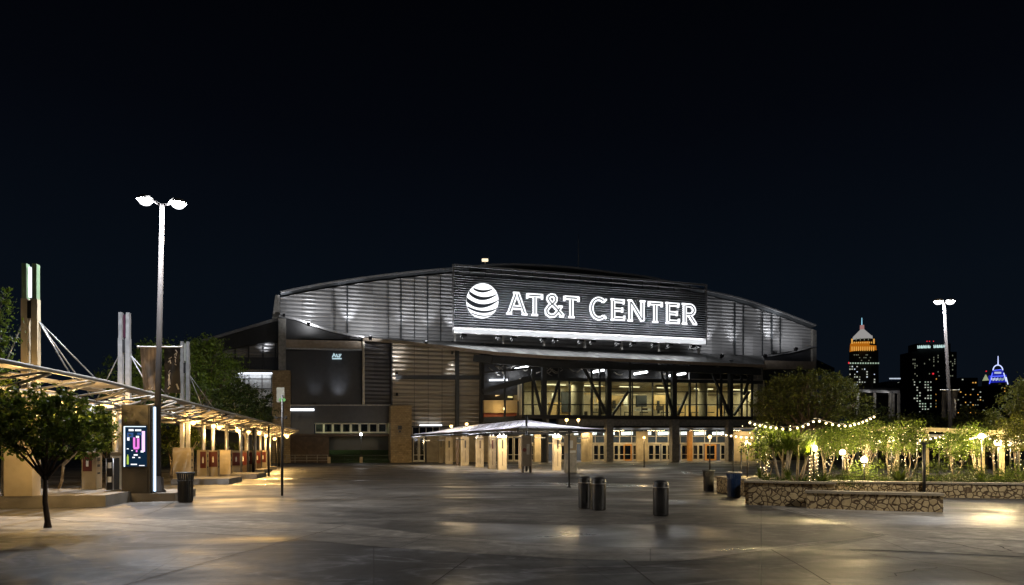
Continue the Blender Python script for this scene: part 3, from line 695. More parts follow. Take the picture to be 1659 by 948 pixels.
b.hexa([f0[0] - Zv * 1.2 + N * 1.5, f1[0] - Zv * 1.2 + N * 1.5, f1[1] - Zv * 3.2, f0[1] - Zv * 3.2], [f0[0] - Zv * .9 + N * 1.5, f1[0] - Zv * .9 + N * 1.5, f1[1] - Zv * 2.8, f0[1] - Zv * 2.8])
# ------------- steel frame in front of the glass
OFFC = -7.6
def colm(x0, x1, y0, off=OFFC, d=.7, mat='steel', name='column'):
    a, c = W(x0, y0, off), W(x1, y0, off); a0, c0 = FX(x0, off), FX(x1, off)
    b = MB(); b.hexa([a0, c0, c0 + N * d, a0 + N * d], [a, c, c + N * d, a + N * d]); return b.build(name, mat, AR)
def fbar(x0, y0, x1, y1, w, off=OFFC, name='brace', mat='steel', d=.35):
    b = MB(); b.bar(W(x0, y0, off), W(x1, y1, off), d, w, Vector((-(W(x1, y1, off) - W(x0, y0, off)).normalized().z * U.x, -(W(x1, y1, off) - W(x0, y0, off)).normalized().z * U.y, 1))); return b.build(name, mat, AR)
for x0, x1 in ((879, 886), (984, 991), (1090, 1097), (1183, 1188)): colm(x0, x1, 584)
for x0, x1 in ((983, 994), (1089, 1101), (1180, 1188)): colm(x0, x1, 678, OFFC - .4, .9, 'galv2', 'column_base')
colm(886, 889, 678, OFFC - .4, .9, 'galv2', 'column_base')
for t in ((862, 606, 878, 672), (905, 618, 889, 672), (944, 592, 984, 673), (1018, 634, 992, 673), (1070, 600, 1091, 673), (1114, 636, 1098, 673), (1152, 600, 1182, 673), (1214, 634, 1189, 673), (1218, 600, 1205, 640)): fbar(*t, .32)
for x in (817, 862, 905, 958, 971, 1020, 1080, 1117, 1168, 1201, 1218): slab('post', 'steel', rect(x, 586, x + 2.6, 676), -6.4, .3)
slab('right_post', 'galv2', rect(1227, 588, 1236, 680), -6.5, 1.2)
slab('transom', 'steel', [(845, 611), (1236, 617), (1236, 622), (845, 616)], -6.6, .4)
fbar(783, 634, 866, 612, .7, -6.5, 'sloping_beam')
fbar(783, 604, 862, 596, .3, -6.3, 'sloping_beam')
slab('balcony', 'black_clad', [(846, 672), (1238, 675), (1238, 680), (846, 678)], -8.3, 9)
slab('balcony_fascia', 'galv2', [(905, 678.5), (1236, 680), (1236, 690), (905, 690)], -7.0, 1)
slab('soffit', 'black_clad', [(846, 690), (1236, 690), (1236, 693), (846, 693)], -6.8, 9)
# lit linear lamps under the roof
for (x0, y0, x1, y1) in ((833, 598.5, 856, 594), (957, 603.5, 979, 599.5), (1027, 606, 1049, 602.5), (1084, 609, 1111, 605)):
    for k in range(3):
        t0, t1 = k / 3 + .03, (k + 1) / 3 - .03
        fbar(x0 + (x1 - x0) * t0, y0 + (y1 - y0) * t0, x0 + (x1 - x0) * t1, y0 + (y1 - y0) * t1, .28, -5.2, 'linear_lamp', 'tube_light')
    light('AREA', 'linear_lamp_glow', W((x0 + x1) / 2, (y0 + y1) / 2 + 2.5, -5.2), 110, (.95, .97, 1), to=W((x0 + x1) / 2, 700, -5.2), size=(2, .4))
slab('truss_backing', 'black', [(784, 575), (1236, 590), (1236, 617), (846, 611), (846, 640), (784, 640)], -3.2, .3)
# ducts and bracing in the roof space
rnd = random.Random(3)
for i in range(40):
    x = rnd.uniform(790, 1215); y = rnd.uniform(588, 600) + (x - 790) * .02; L_ = rnd.uniform(8, 20); s_ = rnd.choice((-1, 1))
    pts = [W(x + L_ * t, y + s_ * (6 * math.sin(t * 2.2 + i) + 3 * t), -4.6) for t in (0, .25, .5, .75, 1)]
    b = MB(); b.tube(pts, rnd.uniform(.05, .11), 6); b.build('roof_brace', 'galv2', AR)
# ------------- the lobby behind the glass
slab('lobby_back_wall', 'lobby', [(846, 616), (1236, 618), (1236, 676), (846, 676)], 4.0, .4)
a = W(846, 675, -6); c = W(1236, 676, -6)
b = MB(); b.hexa([a - Zv * .3, c - Zv * .3, c - Zv * .3 + N * 11, a - Zv * .3 + N * 11], [a, c, c + N * 11, a + N * 11]); b.build('lobby_floor', 'floor', AR)
a = W(846, 616, -6); c = W(1236, 617.5, -6)
b = MB(); b.hexa([a, c, c + N * 11, a + N * 11], [a + Zv * .3, c + Zv * .3, c + Zv * .3 + N * 11, a + Zv * .3 + N * 11]); b.build('lobby_ceiling', 'ceil', AR)
for px in (846, 1236):
    a = W(px, 616, -5.6); z0 = W(px, 676, -5.6).z; q0 = Vector((a.x, a.y, z0))
    b = MB(); b.hexa([q0, q0 + U * .3, q0 + U * .3 + N * 10, q0 + N * 10], [a, a + U * .3, a + U * .3 + N * 10, a + N * 10]); b.build('lobby_side_wall', 'lobby', AR)
for px, r_ in ((936, .95), (1139, .7)):
    a = FX(px, -2.2); z0 = W(px, 676, -2.2).z; z1 = W(px, 585 if px == 936 else 616, -2.2).z
    b = MB(); b.lathe((a.x, a.y, 0), [(r_, z0), (r_, z1)], 24); b.build('lobby_column', 'lobby', AR)
for x0, y0, x1, y1, m_ in ((1032, 641, 1048, 659, 'steel'), (1060, 640, 1078, 665, 'lobby2'), (1100, 658, 1172, 675, 'lobby2'), (985, 640, 1010, 658, 'lobby2'), (910, 635, 925, 668, 'steel'), (890, 652, 925, 675, 'lobby2'), (1030, 662, 1068, 666, 'sign_white'), (1195, 660, 1230, 675, 'lobby2'), (962, 642, 980, 662, 'conc_tan')):
    slab('lobby_fitting', m_, rect(x0, y0, x1, y1), random.uniform(1.0, 3.2), .5)
MT['lobby_white'] = M('lobby_white', (.75, .72, .62), .6, bump=0)
rl = random.Random(17)
for i in range(46):
    x = rl.uniform(892, 1225); k_ = rl.random()
    if k_ < .35: r_ = rect(x, rl.uniform(622, 640), x + rl.uniform(10, 30), 0); h_ = rl.uniform(.8, 2)
    elif k_ < .7: r_ = rect(x, rl.uniform(655, 667), x + rl.uniform(4, 14), 0); h_ = rl.uniform(3, 9)
    else: r_ = rect(x, rl.uniform(630, 650), x + rl.uniform(1.5, 6), 0); h_ = rl.uniform(10, 24)
    y0_ = r_[0][1]; y1_ = min(675, y0_ + h_)
    slab('lobby_fitting', rl.choice(('lobby_white', 'lobby_dark', 'lobby_dark', 'lobby2', 'conc_tan', 'steel')), rect(r_[0][0], y0_, r_[1][0], y1_), rl.uniform(-2, 3.4), .3)
for i in range(9):
    x = 960 + i * 27 + random.uniform(-5, 5); fbar(x, 668, x + 12, 668.5, .12, -1 + random.uniform(-2, 2), 'lobby_rail', 'steel', .3)
    fbar(x, 668, x, 675, .1, -1, 'lobby_rail_post', 'steel', .1)
for i, x in enumerate((900, 960, 1020, 1080, 1140, 1200)):
    p = FX(x, -1); p.z = W(900, 616, -6).z - .12; light('AREA', 'lobby_ceiling_light', p - Zv * .15, 400, (1, .88, .58), to=p - Zv * 5, size=(5, 3))
    q1 = MB(); q1.bar(p - Zv * .05 - U * 1.6, p - Zv * .05 + U * 1.6, .35, .1); q1.build('lobby_lamp', EM('lobby_lamp_glow', (1, .86, .5), 2.2), AR)
# window bays: frame bars and one pane each
xs = [846, 884, 922, 958, 988, 1024, 1057, 1093, 1128, 1162, 1186, 1210, 1236]
for x0, x1 in zip(xs, xs[1:]):
    wf = slab('window', 'steel', rect(x0 + .3, 617, x0 + 1.7, 676), -5.9, .25)
    xm = (x0 + x1) / 2
    for r_ in (rect(x0 + 1.7, 634.2, x1 + .2, 635.4), rect(x0 + 1.7, 655, x1 + .2, 656.4), rect(xm - .4, 656.4, xm + .4, 676)): slab('frame', 'steel', r_, -5.88, .2, wf)
    slab('pane', 'glass', rect(x0 + 1.8, 617, x1 + .2, 675.5), -5.75, .04, wf)
# left balcony corner
slab('terrace_wall', 'lobby2', rect(784, 648.5, 840, 669), -4.0, .6)
slab('terrace_soffit', 'redwarm', rect(784, 669.5, 837, 676), -3.4, .5)
slab('terrace_back', 'black', rect(784, 640, 846, 649), -1.0, .4)
slab('terrace_ledge', 'steel', [(784, 676), (846, 674), (846, 681), (784, 684)], -4.6, 3)
slab('terrace_lower', 'black_clad', rect(784, 684, 846, 706), -2.4, .4)
for i in range(5): slab('terrace_mullion', 'steel', rect(840 + i * 2.2 - (0 if i else 1.5), 618 if i else 650, 840.6 + i * 2.2, 674), -5.0 + i * .15, .12)
fbar(803, 641, 838, 631, .22, -2.2, 'terrace_light', EM('terrace_glow', (1, .66, .28), 1.2))
fbar(823, 643, 830, 643.5, .2, -2.0, 'terrace_light', EM('terrace_glow_two', (1, .85, .35), .9))
fbar(793, 616, 822, 615.5, .22, -3.6, 'roof_gallery_lamp', 'strip_light')
light('POINT', 'terrace_lamp', W(812, 662, -5.4), 70, (1, .78, .4), .15)
light('POINT', 'gallery_lamp', W(806, 612, -4.6), 60, (.9, .95, 1), .15)
# doors and transoms on the ground floor
for grp in ((846, 884, 4), (896, 920, 2), (942, 950, 1), (961, 980, 2), (994, 1012, 2), (1025, 1032, 1), (1050, 1070, 2), (1072, 1090, 2), (1103, 1116, 1), (1122, 1140, 2), (1167, 1184, 2), (1222, 1240, 2)):
    x0, x1, n = grp
    for k in range(n): door_at(x0 + (x1 - x0) * k / n, x0 + (x1 - x0) * (k + 1) / n)
door_at(1010, 1024, 'wood'); door_at(1142, 1161, 'wood')
for x0, x1, m_ in ((920, 930, 'steel'), (950, 960, 'conc_tan'), (866, 880, 'conc_tan'), (1033, 1050, 'conc_tan'), (1116, 1122, 'wood'), (1188, 1222, 'conc_tan')): wall0('door_pier', m_, x0, x1, 699, OD - .5, .6)
for px, r_ in ((948, 6), ):
    a = FX(px, -4); b = MB(); b.lathe((a.x, a.y, 0), [(.62, 0), (.62, W(px, 692, -4).z)], 20); b.build('round_column', 'conc_tan', AR)
MT['foyer_grey'] = M('foyer_grey', (.10, .10, .10), .7, bump=0)
slab('door_head', 'alu', rect(846, 717.2, 1240, 719.2), OD - .1, .3)
for i in range(20):
    x0 = 846 + i * 19.7; x1 = x0 + 18.6
    wf = slab('transom_window', 'alu', rect(x0, 697.5, x0 + .8, 717), OD, .15)
    slab('bar', 'alu', rect(x0 + .8, 706.5, x1 + .4, 707.3), OD + .02, .12, wf)
    slab('pane', 'glass', rect(x0 + .9, 697.5, x1 + .4, 717), OD + .05, .03, wf)
wall0('foyer_back_wall', 'foyer_grey', 846, 1240, 692, 7, .4)
wall0('foyer_end_wall', 'foyer_grey', 1240.5, 1243, 692, -2, 9)
MT['foyer_lamp'] = EM('foyer_lamp_glow', (.95, .97, 1), 3.0)
for i in range(13):
    x = 860 + i * 29.5; fbar(x, 702.5, x + 17, 702, .5, 1.5 + (i % 3) * 1.2, 'foyer_lamp', 'foyer_lamp')
a = W(846, 694, -1); c = W(1240, 694, -1)
b = MB(); b.hexa([a, c, c + N * 9, a + N * 9], [a + Zv * .3, c + Zv * .3, c + Zv * .3 + N * 9, a + Zv * .3 + N * 9]); b.build('foyer_ceiling', 'ceil', AR)
for x in (880, 950, 1020, 1090, 1160, 1220):
    p = W(x, 696, 3); light('AREA', 'foyer_light', p - Zv * .3, 260, (.93, .97, 1), to=p - Zv * 4, size=(5, 2))
    p = W(x, 694.5, -5); light('AREA', 'soffit_light', p - Zv * .15, 330, (1, .72, .34), to=p - Zv * 4 + N * .6, size=(3, .6))
# roof mast and beacon
p = W(937, 441, 3); b = MB(); b.tube([p, W(937, 380, 3)], [.09, .03], 6); b.build('roof_antenna', 'galv2', AR)
p = W(786, 436, 2); b = MB(); b.tube([p, W(786, 424, 2)], .08, 6); bp_ = b.build('beacon_mast', 'galv2', AR)
b = MB(); b.bar(W(781, 421.5, 2), W(790.5, 421.5, 2), .3, .38); b.build('beacon', EM('beacon_glow', (1, .82, .55), 1.4), bp_)

# ================================================================ NAME SIGN
SG = thing('arena_sign', 'huge louvred sign board with white striped globe and white outlined letters across the arena front', 'sign', W(940, 555, -5))
def sgy(px, a, b_): return a + (b_ - a) * (px - 735) / 408.0
def top_(px): return sgy(px, 429, 461.5)
def bot_(px): return sgy(px, 540, 558.5)
OS = -5.0
slab('board', 'board', [(736, 446), (1142.5, sgy(1142.5, 446, 475)), (1142.5, 556), (736, 538)], OS, .15, SG)
b = MB()
for k in range(27):
    t = k / 26.0; 
    if k in (1, 3): continue
    ya, yb = top_(735) + 1 + (531 - top_(735)) * t, top_(1143) + 1 + (550.5 - top_(1143)) * t
    b.bar(W(735.5, ya, OS - .28), W(1143, yb, OS - .28), .30, .17 if k > 4 else .12, Zv + N * -.9)
b.build('louvre', 'board', SG)
b = MB()
for i in range(17):
    px = 735.5 + i * 25.45
    b.bar(W(px, top_(px), OS - .06), W(px, bot_(px) - 2, OS - .06), .10, .22, N)
b.build('board_post', 'steel', SG)
b = MB()
for x0, y0, x1, y1 in ((735, 429, 1143, 461.5),): b.bar(W(x0, y0, OS - .2), W(x1, y1, OS - .2), .4, .16)
for px in (735, 1143.5): b.bar(W(px, top_(px) - .5, OS - .2), W(px, bot_(px), OS - .2), .4, .14, N)
b.build('board_edge', 'roof_trim', SG)
slab('white_fascia', 'fascia_white', [(735.5, 530), (1144, 548.5), (1144, 558.5), (735.5, 539.5)], OS - .55, .3, SG)
MT['fascia_glow'] = EM('fascia_lightbox', (.93, .96, 1), .85)
slab('light_strip', 'fascia_glow', [(736, 533), (1143.5, 551.5), (1143.5, 557.5), (736, 538.5)], OS - .58, .025, SG)
for i, px in enumerate((751, 808, 832, 880, 900, 941, 960, 1001, 1025, 1060, 1085, 1122, 1131)):
    p = W(px, sgy(px, 543.5, 563), OS - 1.3)
    b = MB(); b.bar(p + N * .3, p - N * .35 + Zv * .1, .75, .3); b.bar(p + N * .2 - Zv * .2, p + N * 1.4 - Zv * .3, .12, .12); b.build('floodlight', 'black', SG)
for px in (743, 775, 808, 840, 872, 905, 938, 970, 1003, 1036, 1069, 1101, 1133):
    p = W(px, sgy(px, 543.5, 563), OS - 1.5) - N * .7
    light('SPOT', 'sign_flood', p + Zv * .2, 500, (.95, .97, 1), .1, None, p + Zv * 3.0 + N * 1.0, 140, .8)
    light('POINT', 'sign_flood_spill', p - Zv * .3 + N * .9, 8, (.95, .97, 1), .1)
for px in (737, 815, 881, 947, 1007, 1067, 1132):
    fbar(px, sgy(px, 540, 559), px, sgy(px, 553, 574), .3, OS + .4, 'sign_bracket', 'galv2', .3).parent = SG
for o in [x for x in COL.objects if x.name.startswith('sign_bracket')]:
    o.location = WORLD_AT[AR.name] - WORLD_AT[SG.name]
sp_ = FX(938, OS - .35); sp_.z = 17.05; light('AREA', 'strip_downlight', sp_, 620, (.95, .97, 1), to=sp_ - N * 2.2 - Zv * 4, size=(37, .25))
# floods added on the entrance roof and left eave to brighten the ribbed wall
for px, py, off in ((500, 525, -4), (600, 548, -4.5), (690, 556, -6), (1170, 577, -5), (1240, 577, -5), (1290, 566, -4)):
    p = W(px, py, off); b = MB(); b.bar(p - Zv * .15, p + Zv * .25 + N * .15, .5, .4, U); b.build('added_wall_flood', 'black', AR)
    light('SPOT', 'added_wall_flood_beam', p + Zv * .45 - N * .4, 760, (.96, .97, 1), .15, None, W(px, 500, 0), 150, .9)
# letters
OL = OS - .62
def base(px): return 508.6 + .0575 * (px - 820)
def topl(px): return 472.6 + .066 * (px - 820)
def LT(x0, x1, x, t):
    px = x0 + (x1 - x0) * x
    return (px, base(px) + (topl(px) - base(px)) * t)
def arc(cx, cy, rx, ry, a0, a1, n=16): return [(cx + rx * math.cos(math.radians(a0 + (a1 - a0) * i / n)), cy + ry * math.sin(math.radians(a0 + (a1 - a0) * i / n))) for i in range(n + 1)]
SER = .26
GL = {
 'A': ([[(.12, .03), (.47, .97)], [(.88, .03), (.53, .97)], [(.24, .33), (.76, .33)]], [[(-.01, .03), (.26, .03)], [(.74, .03), (1.01, .03)], [(.32, .98), (.60, .98)]]),
 'T': ([[(.06, .91), (.94, .91)], [(.5, .02), (.5, .90)]], [[(.30, .03), (.70, .03)], [(.03, .99), (.03, .76)], [(.97, .99), (.97, .76)]]),
 '&': ([[(1.0, .04), (.62, .42), (.30, .66), (.20, .78), (.22, .90), (.34, .97), (.50, .96), (.60, .86), (.58, .73), (.45, .60), (.24, .47), (.10, .30), (.12, .13), (.30, .03), (.52, .06), (.70, .22), (.84, .46)]], [[(.74, .49), (.98, .49)], [(.80, .03), (1.04, .03)]]),
 'C': ([arc(.52, .5, .44, .46, 48, 312, 22)], [[(.80, .80), (.98, .96)], [(.80, .20), (.98, .05)]]),
 'E': ([[(.16, .03), (.16, .97)], [(.16, .91), (.94, .91)], [(.16, .5), (.82, .5)], [(.16, .09), (.97, .09)]], [[(-.02, .98), (.2, .98)], [(-.02, .02), (.2, .02)], [(.97, 1), (.94, .78)], [(.84, .62), (.84, .38)], [(1.0, .24), (.97, 0)]]),
 'N': ([[(.13, .03), (.13, .97)], [(.13, .95), (.87, .05)], [(.87, .97), (.87, .03)]], [[(-.03, .98), (.2, .98)], [(-.03, .03), (.27, .03)], [(.72, .98), (1.03, .98)]]),
 'R': ([[(.16, .03), (.16, .97)], [(.16, .92), (.52, .92)] + arc(.52, .70, .32, .22, 80, -80, 8) + [(.52, .47), (.18, .47)], [(.50, .46), (.92, .04)]], [[(-.03, .98), (.2, .98)], [(-.03, .03), (.32, .03)], [(.78, .03), (1.05, .03)]]),
}
def letter(ch, x0, x1):
    main, ser = GL[ch]
    b = MB(); k = 0
    for s_ in main:
        stroke(b, [LT(x0, x1, *p) for p in s_], OL - .004 * k, .57, .3); k += 1
    for s_ in ser:
        stroke(b, [LT(x0, x1, *p) for p in s_], OL - .004 * k, .26, .3); k += 1
    o = b.build('letter', 'letter', SG)
    b = MB()
    for j, s_ in enumerate(main):
        q_ = [LT(x0, x1, *p) for p in s_]
        def shr(a, c, am=1.8):
            L_ = math.hypot(c[0] - a[0], c[1] - a[1]); t = min(.35, am / max(L_, .01)); return (a[0] + (c[0] - a[0]) * t, a[1] + (c[1] - a[1]) * t)
        q_[0], q_[-1] = shr(q_[0], q_[1]), shr(q_[-1], q_[-2])
        stroke(b, q_, OL - .05 - .004 * j, .18, .045)
    b.build('inline', 'letter_dark', o)
for ch, x0, x1 in (('A', 821, 854.5), ('T', 854, 879.5), ('&', 883, 912.5), ('T', 914, 938.5), ('C', 956.5, 983.5), ('E', 990.5, 1012), ('N', 1018.5, 1045), ('T', 1051, 1073.5), ('E', 1079.5, 1100.5), ('R', 1106.5, 1128.5)): letter(ch, x0, x1)
# striped globe
GCX, GCY, GRX, GRY = 781.8, 487.3, 25.9, 28.3
b = MB(); c = [W(GCX + GRX * math.cos(2 * math.pi * i / 64), GCY + GRY * math.sin(2 * math.pi * i / 64), OL) for i in range(64)]
b.prism(c, N * .35); globe = b.build('globe', 'letter', SG)
def curve3(p0, p1, p2, n=18):
    out = []
    for i in range(n + 1):
        t = i / n; cx_ = 2 * p1[0] - .5 * (p0[0] + p2[0]); cy_ = 2 * p1[1] - .5 * (p0[1] + p2[1])
        out.append(((1 - t) ** 2 * p0[0] + 2 * t * (1 - t) * cx_ + t * t * p2[0], (1 - t) ** 2 * p0[1] + 2 * t * (1 - t) * cy_ + t * t * p2[1]))
    return out
for k, (p0, p1, p2, wl_, wm, wr) in enumerate((((-.57, .70), (.0, .54), (.62, .67), .10, .14, .05), ((-.84, .48), (-.03, .13), (.88, .36), .20, .19, .05), ((-1.0, .08), (-.05, -.30), (1.01, .04), .26, .22, .04), ((-.93, -.36), (.05, -.64), (.94, -.42), .10, .13, .05), ((-.70, -.70), (.05, -.88), (.66, -.77), .05, .06, .02))):
    cl = curve3(p0, p1, p2); n = len(cl); up, lo = [], []
    for i, (x, y) in enumerate(cl):
        t = i / (n - 1); w_ = wl_ * (1 - t) * (1 - 2 * t) + 4 * wm * t * (1 - t) + wr * t * (2 * t - 1)
        # lagrange through left, mid, right
        up.append((x, y + w_ / 2)); lo.append((x, y - w_ / 2))
    b = MB()
    def px_(q): return W(GCX + q[0] * GRX, GCY - q[1] * GRY, OL - .05)
    for i in range(n - 1):
        f_ = [px_(lo[i]), px_(lo[i + 1]), px_(up[i + 1]), px_(up[i])]
        b.hexa([p + N * .045 for p in f_], f_)
    b.build('band', 'logo_dark', globe)
# ================================================================ LEFT: ENTRY PERGOLA
def XE(d): return -8.89 - .18 * d           # right edge of the pergola roof
def XM(d): return XE(d) - 2.45               # its middle line, where the masts stand
DV = Vector((-.18, 1, 0)).normalized(); DR = Vector((DV.y, -DV.x, 0))
def pg(d, s, z): return Vector((XM(d), d, z)) + DR * s      # s metres right of the middle line
PG = thing('entry_pergola', 'long low pergola with tan ribbed roof panels and warm lamps receding on the left', 'pergola', pg(30, 0, 0))
def zr(d, s): return 3.52 + .42 * abs(s) / 2.4 - .006 * (d - 20) - max(0, 21 - d) * .022
D0, D1, ST = 12.0, 66.0, 2.7
nseg = int((D1 - D0) / ST); RP = random.Random(5)
for i in range(nseg):
    d0, d1 = D0 + ST * i + .06, D0 + ST * (i + 1) - .06
    for sd in (-1, 1):
        b = MB(); K = 5
        for k in range(K):
            if RP.random() < (.34 if i < 7 else .15): continue
            s0, s1 = sd * (.35 + 2.0 * k / K), sd * (.35 + 2.0 * (k + 1) / K - .07)
            up = .10 * math.sin(math.pi * (k + .5) / K)
            c4 = [pg(d0, s0, zr(d0, s0) + up), pg(d1, s0, zr(d1, s0) + up), pg(d1, s1, zr(d1, s1) + up), pg(d0, s1, zr(d0, s1) + up)]
            if sd < 0: c4 = c4[::-1]
            b.hexa([p - Zv * .03 for p in c4], c4)
        b.build('roof_panel', 'fabric', PG)
for i in range(nseg + 1):
    d = D0 + ST * i
    b = MB()
    for sd in (-1, 1):
        pts = [pg(d, sd * 2.45 * t, zr(d, 2.45 * t) - .10 - .22 * math.sin(math.pi * (.15 + .85 * t))) for t in (0, .25, .5, .75, 1)]
        b.tube(pts, .05, 6)
        b.tube([pg(d, sd * .1, zr(d, 0) - .05), pg(d, sd * 2.4, zr(d, 2.4) - .05)], .035, 6)
    b.build('rib', 'beam', PG)
for s_, r_, dz in ((2.47, .065, -.04), (-2.47, .07, -.04), (.3, .07, -.12), (-.3, .07, -.12), (1.4, .045, -.33)):
    b = MB(); b.tube([pg(D0 + (D1 - D0) * k / 12, s_, zr(D0 + (D1 - D0) * k / 12, s_) + dz) for k in range(13)], r_, 8); b.build('beam', 'beam', PG)
# dark posts on the open side, pale posts on the pedestals
for px, yb, r_ in ((410.6, 768, .10), (435.3, 771, .07), (447.5, 758, .08), (452, 756, .08)):
    p = GP(px, yb); b = MB(); b.tube([p, p + Zv * 3.35], r_, 8); b.build('post', 'black', PG)
for px, d in ((187, 28), (329.5, 40), (345, 41.5), (367, 43), (390, 46), (401, 49), (413, 52), (422, 55), (430, 58), (437, 61), (148, 24.7)):
    p = GX(px, d); b = MB(); b.tube([p, p + Zv * 3.4], .11 if d > 26 else .13, 10); b.build('pale_post', 'galv', PG)
# warm lamps
for px, py, d, pw in ((179, 659, 26.5, 1.1), (168, 657, 27.5, .5), (96, 651, 20.5, .7), (313, 685, 36, 1), (346, 690.5, 40, .6), (355, 692.5, 41, 1.0), (385, 697, 46, 1.9), (402, 700, 49, 2.0), (420, 702, 53, 1.9), (431, 706, 57, 1.5), (445, 711, 60, 2.1), (465, 707.5, 66, 2.2), (30, 652, 17.5, .7)):
    p = P(px, py, d)
    b = MB(); b.ball(p, .085 + .0012 * d, 10, 6); lamp = b.build('lamp', 'warm_bulb', PG)
    b = MB(); b.tube([p + Zv * .1, p + Zv * max(.2, 3.5 - p.z)], .02, 6); b.lathe(p, [(.11, .09), (.05, .17), (.02, .18)], 10); b.build('lamp_stem', 'black', lamp)
    light('POINT', 'pergola_light', p, 290 * pw, (1, .60, .20), .06)

# floods added on the back edge of the roof to brighten the trees
for px, d, pw in ((205, 46, 900), (240, 44, 1200), (300, 47, 1800), (345, 48, 1800), (395, 50, 1300)):
    p = pg(d - 3, -2.6, 3.95); b = MB(); b.bar(p, p + Zv * .25 - DR * .12, .25, .2, DV); b.build('added_tree_flood', 'black', PG)
    light('SPOT', 'added_tree_flood_beam', p + Zv * .35 - DR * .2, pw * .48, (.96, 1, .86), .1, None, P(px, 615, 56), 95, 1.0)
for px, py, d in ((60, 668, 19.0), (125, 664, 20.5)):
    p = P(px, py, d)
    light('POINT', 'pergola_light', p, 70, (1, .72, .34), .06); b = MB(); b.ball(p, .1, 10, 6); b.build('lamp', 'warm_bulb', PG)
# masts with lanterns and stays
MASTS = []
def mast(label, d, lit, top=7.6):
    p = Vector(((label[1] - CX) / F * d, d, 0))
    t = thing('stayed_mast', label[0], 'mast', p, 'stayed masts along the pergola')
    for sd in (-1, 1):
        b = MB(); c = p + DR * sd * .145; b.box(c + Zv * .3, .17, .22, 6.2, math.atan2(DR.y, DR.x)); b.build('blade', 'conc_tan' if lit == 1 else 'galv', t)
        b = MB(); b.box(c + Zv * 6.5, .13, .22, top - 6.5, math.atan2(DR.y, DR.x)); b.build('lantern_side', 'lantern_green' if lit == 1 else 'galv', t)
    b = MB(); b.box(p + Zv * 5.9, .14, .2, .55, math.atan2(DR.y, DR.x)); b.build('bracket', 'black', t)
    b = MB(); b.box(p + Zv * 6.55 - DV * .04, .06, .1, top - 6.65, math.atan2(DR.y, DR.x)); b.build('lantern_tube', {1: 'mast_tube', 2: 'mast_pink', 0: 'mast_dim'}[lit], t)
    for s_, dd in ((1.6, 1.7), (1.2, .6), (.7, 2.8), (-1.6, 1.4), (-1.2, 2.6)):
        q = pg(d + dd, s_, zr(d + dd, s_) + .1); a = p + Zv * 5.85 + DR * .2 * (1 if s_ > 0 else -1)
        b = MB(); b.tube([a, q], .022, 6); b.build('stay_cable', 'galv', t)
MT['lantern_green'] = M('lantern_green', (.22, .33, .20), .4, .1)
MT['mast_tube'] = EM('mast_tube_glow', (.92, .97, 1), 1.4)
MT['mast_pink'] = EM('mast_pink_glow', (.5, .18, .32), .16)
MT['mast_dim'] = EM('mast_dim_glow', (.9, .95, .9), .25)
mast(('tallest nearest stayed mast with green lantern and white glowing tube', 50), 21.4, 1)
mast(('middle stayed mast with a faint pink lantern between kiosk and banners', 202), 29, 2)
mast(('slim stayed mast with pale unlit lantern just right of the dark banner', 300), 36.8, 0)

# raised concrete islands
def island(pts, z, label):
    b = MB(); p4 = [Vector((x, y, 0)) for x, y in pts]
    b.hexa(p4, [p + Zv * z for p in p4]); o = b.build('kerb_island', 'kerb', None, p4[0])
    return tag(o, label, 'kerb', 'concrete islands under the pergola')
def isl(pxr, yb, length, width, z, label):
    c = GP(pxr, yb); q = [c, c - DR * width + DV * 0, c - DR * width + DV * length, c + DV * length]
    island([(p.x, p.y) for p in (q[1], q[0], q[3], q[2])], z, label)
isl(171, 821, 4.2, 4.0, .36, 'long raised concrete island nearest the left corner below the tallest mast')
isl(283, 812, 2.6, 3.2, .28, 'raised concrete island carrying the lit screen kiosk and lamp pole')
isl(371, 784.5, 3.2, 2.8, .28, 'low concrete island behind the black litter bin')
isl(416, 775.5, 3.4, 3.0, .28, 'low concrete island with red panelled pedestals halfway along the pergola')
isl(428, 767, 3.6, 3.0, .28, 'far low concrete island beside the dark pergola posts')
isl(438, 762, 3.6, 3.0, .28, 'farthest low concrete island at the end of the pergola')

# pedestals
def pedestal(label, px, d, w, z0, z1, mat='conc_tan', red=None, slot=True, depth=.5):
    p = GX(px, d, z0); t = thing('ticket_pedestal', label, 'pedestal', p, 'ticket pedestals')
    rz = math.atan2(DR.y, DR.x); h = z1 - z0
    b = MB(); b.box(p, w, depth, h, rz); b.box(p + Zv * h, w + .03, depth + .03, .035, rz); b.build('body', mat, t)
    if red is not None:
        b = MB(); b.box(p - DV * (depth / 2 + .008) + DR * (w * red[0]) + Zv * h * red[1], w * red[2], .016, h * red[3], rz); b.build('red_panel', 'red', t)
        b = MB(); b.box(p - DV * (depth / 2 + .02) + DR * (w * red[0]) + Zv * h * (red[1] + red[3] * .3), w * .16, .012, h * .16, rz); b.box(p - DV * (depth / 2 + .02) + DR * (w * red[0]) + Zv * h * (red[1] + red[3] * .55), w * .09, .012, h * .07, rz); b.build('handset', 'sign_white', t)
    if slot:
        for k, (zz, hh) in enumerate(((.78, .1), (.62, .07), (.42, .05))):
            b = MB(); b.box(p + DR * (w / 2 + .008) - DV * .05 + Zv * h * zz, .016, depth * .4, h * hh, rz); b.build('slot', 'black', t)
pedestal('wide tan concrete pedestal under the tallest mast at the far left', 36, 21.2, .78, .36, 2.02, slot=False)
pedestal('narrow tan slab pedestal just left of the tallest mast base', 17, 21.8, .28, .36, 2.0, slot=False)
pedestal('concrete pedestal with a dark red panel standing behind the little tree', 149, 24.7, .48, .36, 1.66, red=(-.1, .5, .62, .45))
pedestal('tan pedestal close against the left side of the screen kiosk', 193, 25.2, .42, .28, 1.68, slot=False)
pedestal('wide pale pedestal behind the black litter bin under the slim mast', 297, 36.6, .9, 0, 1.85)
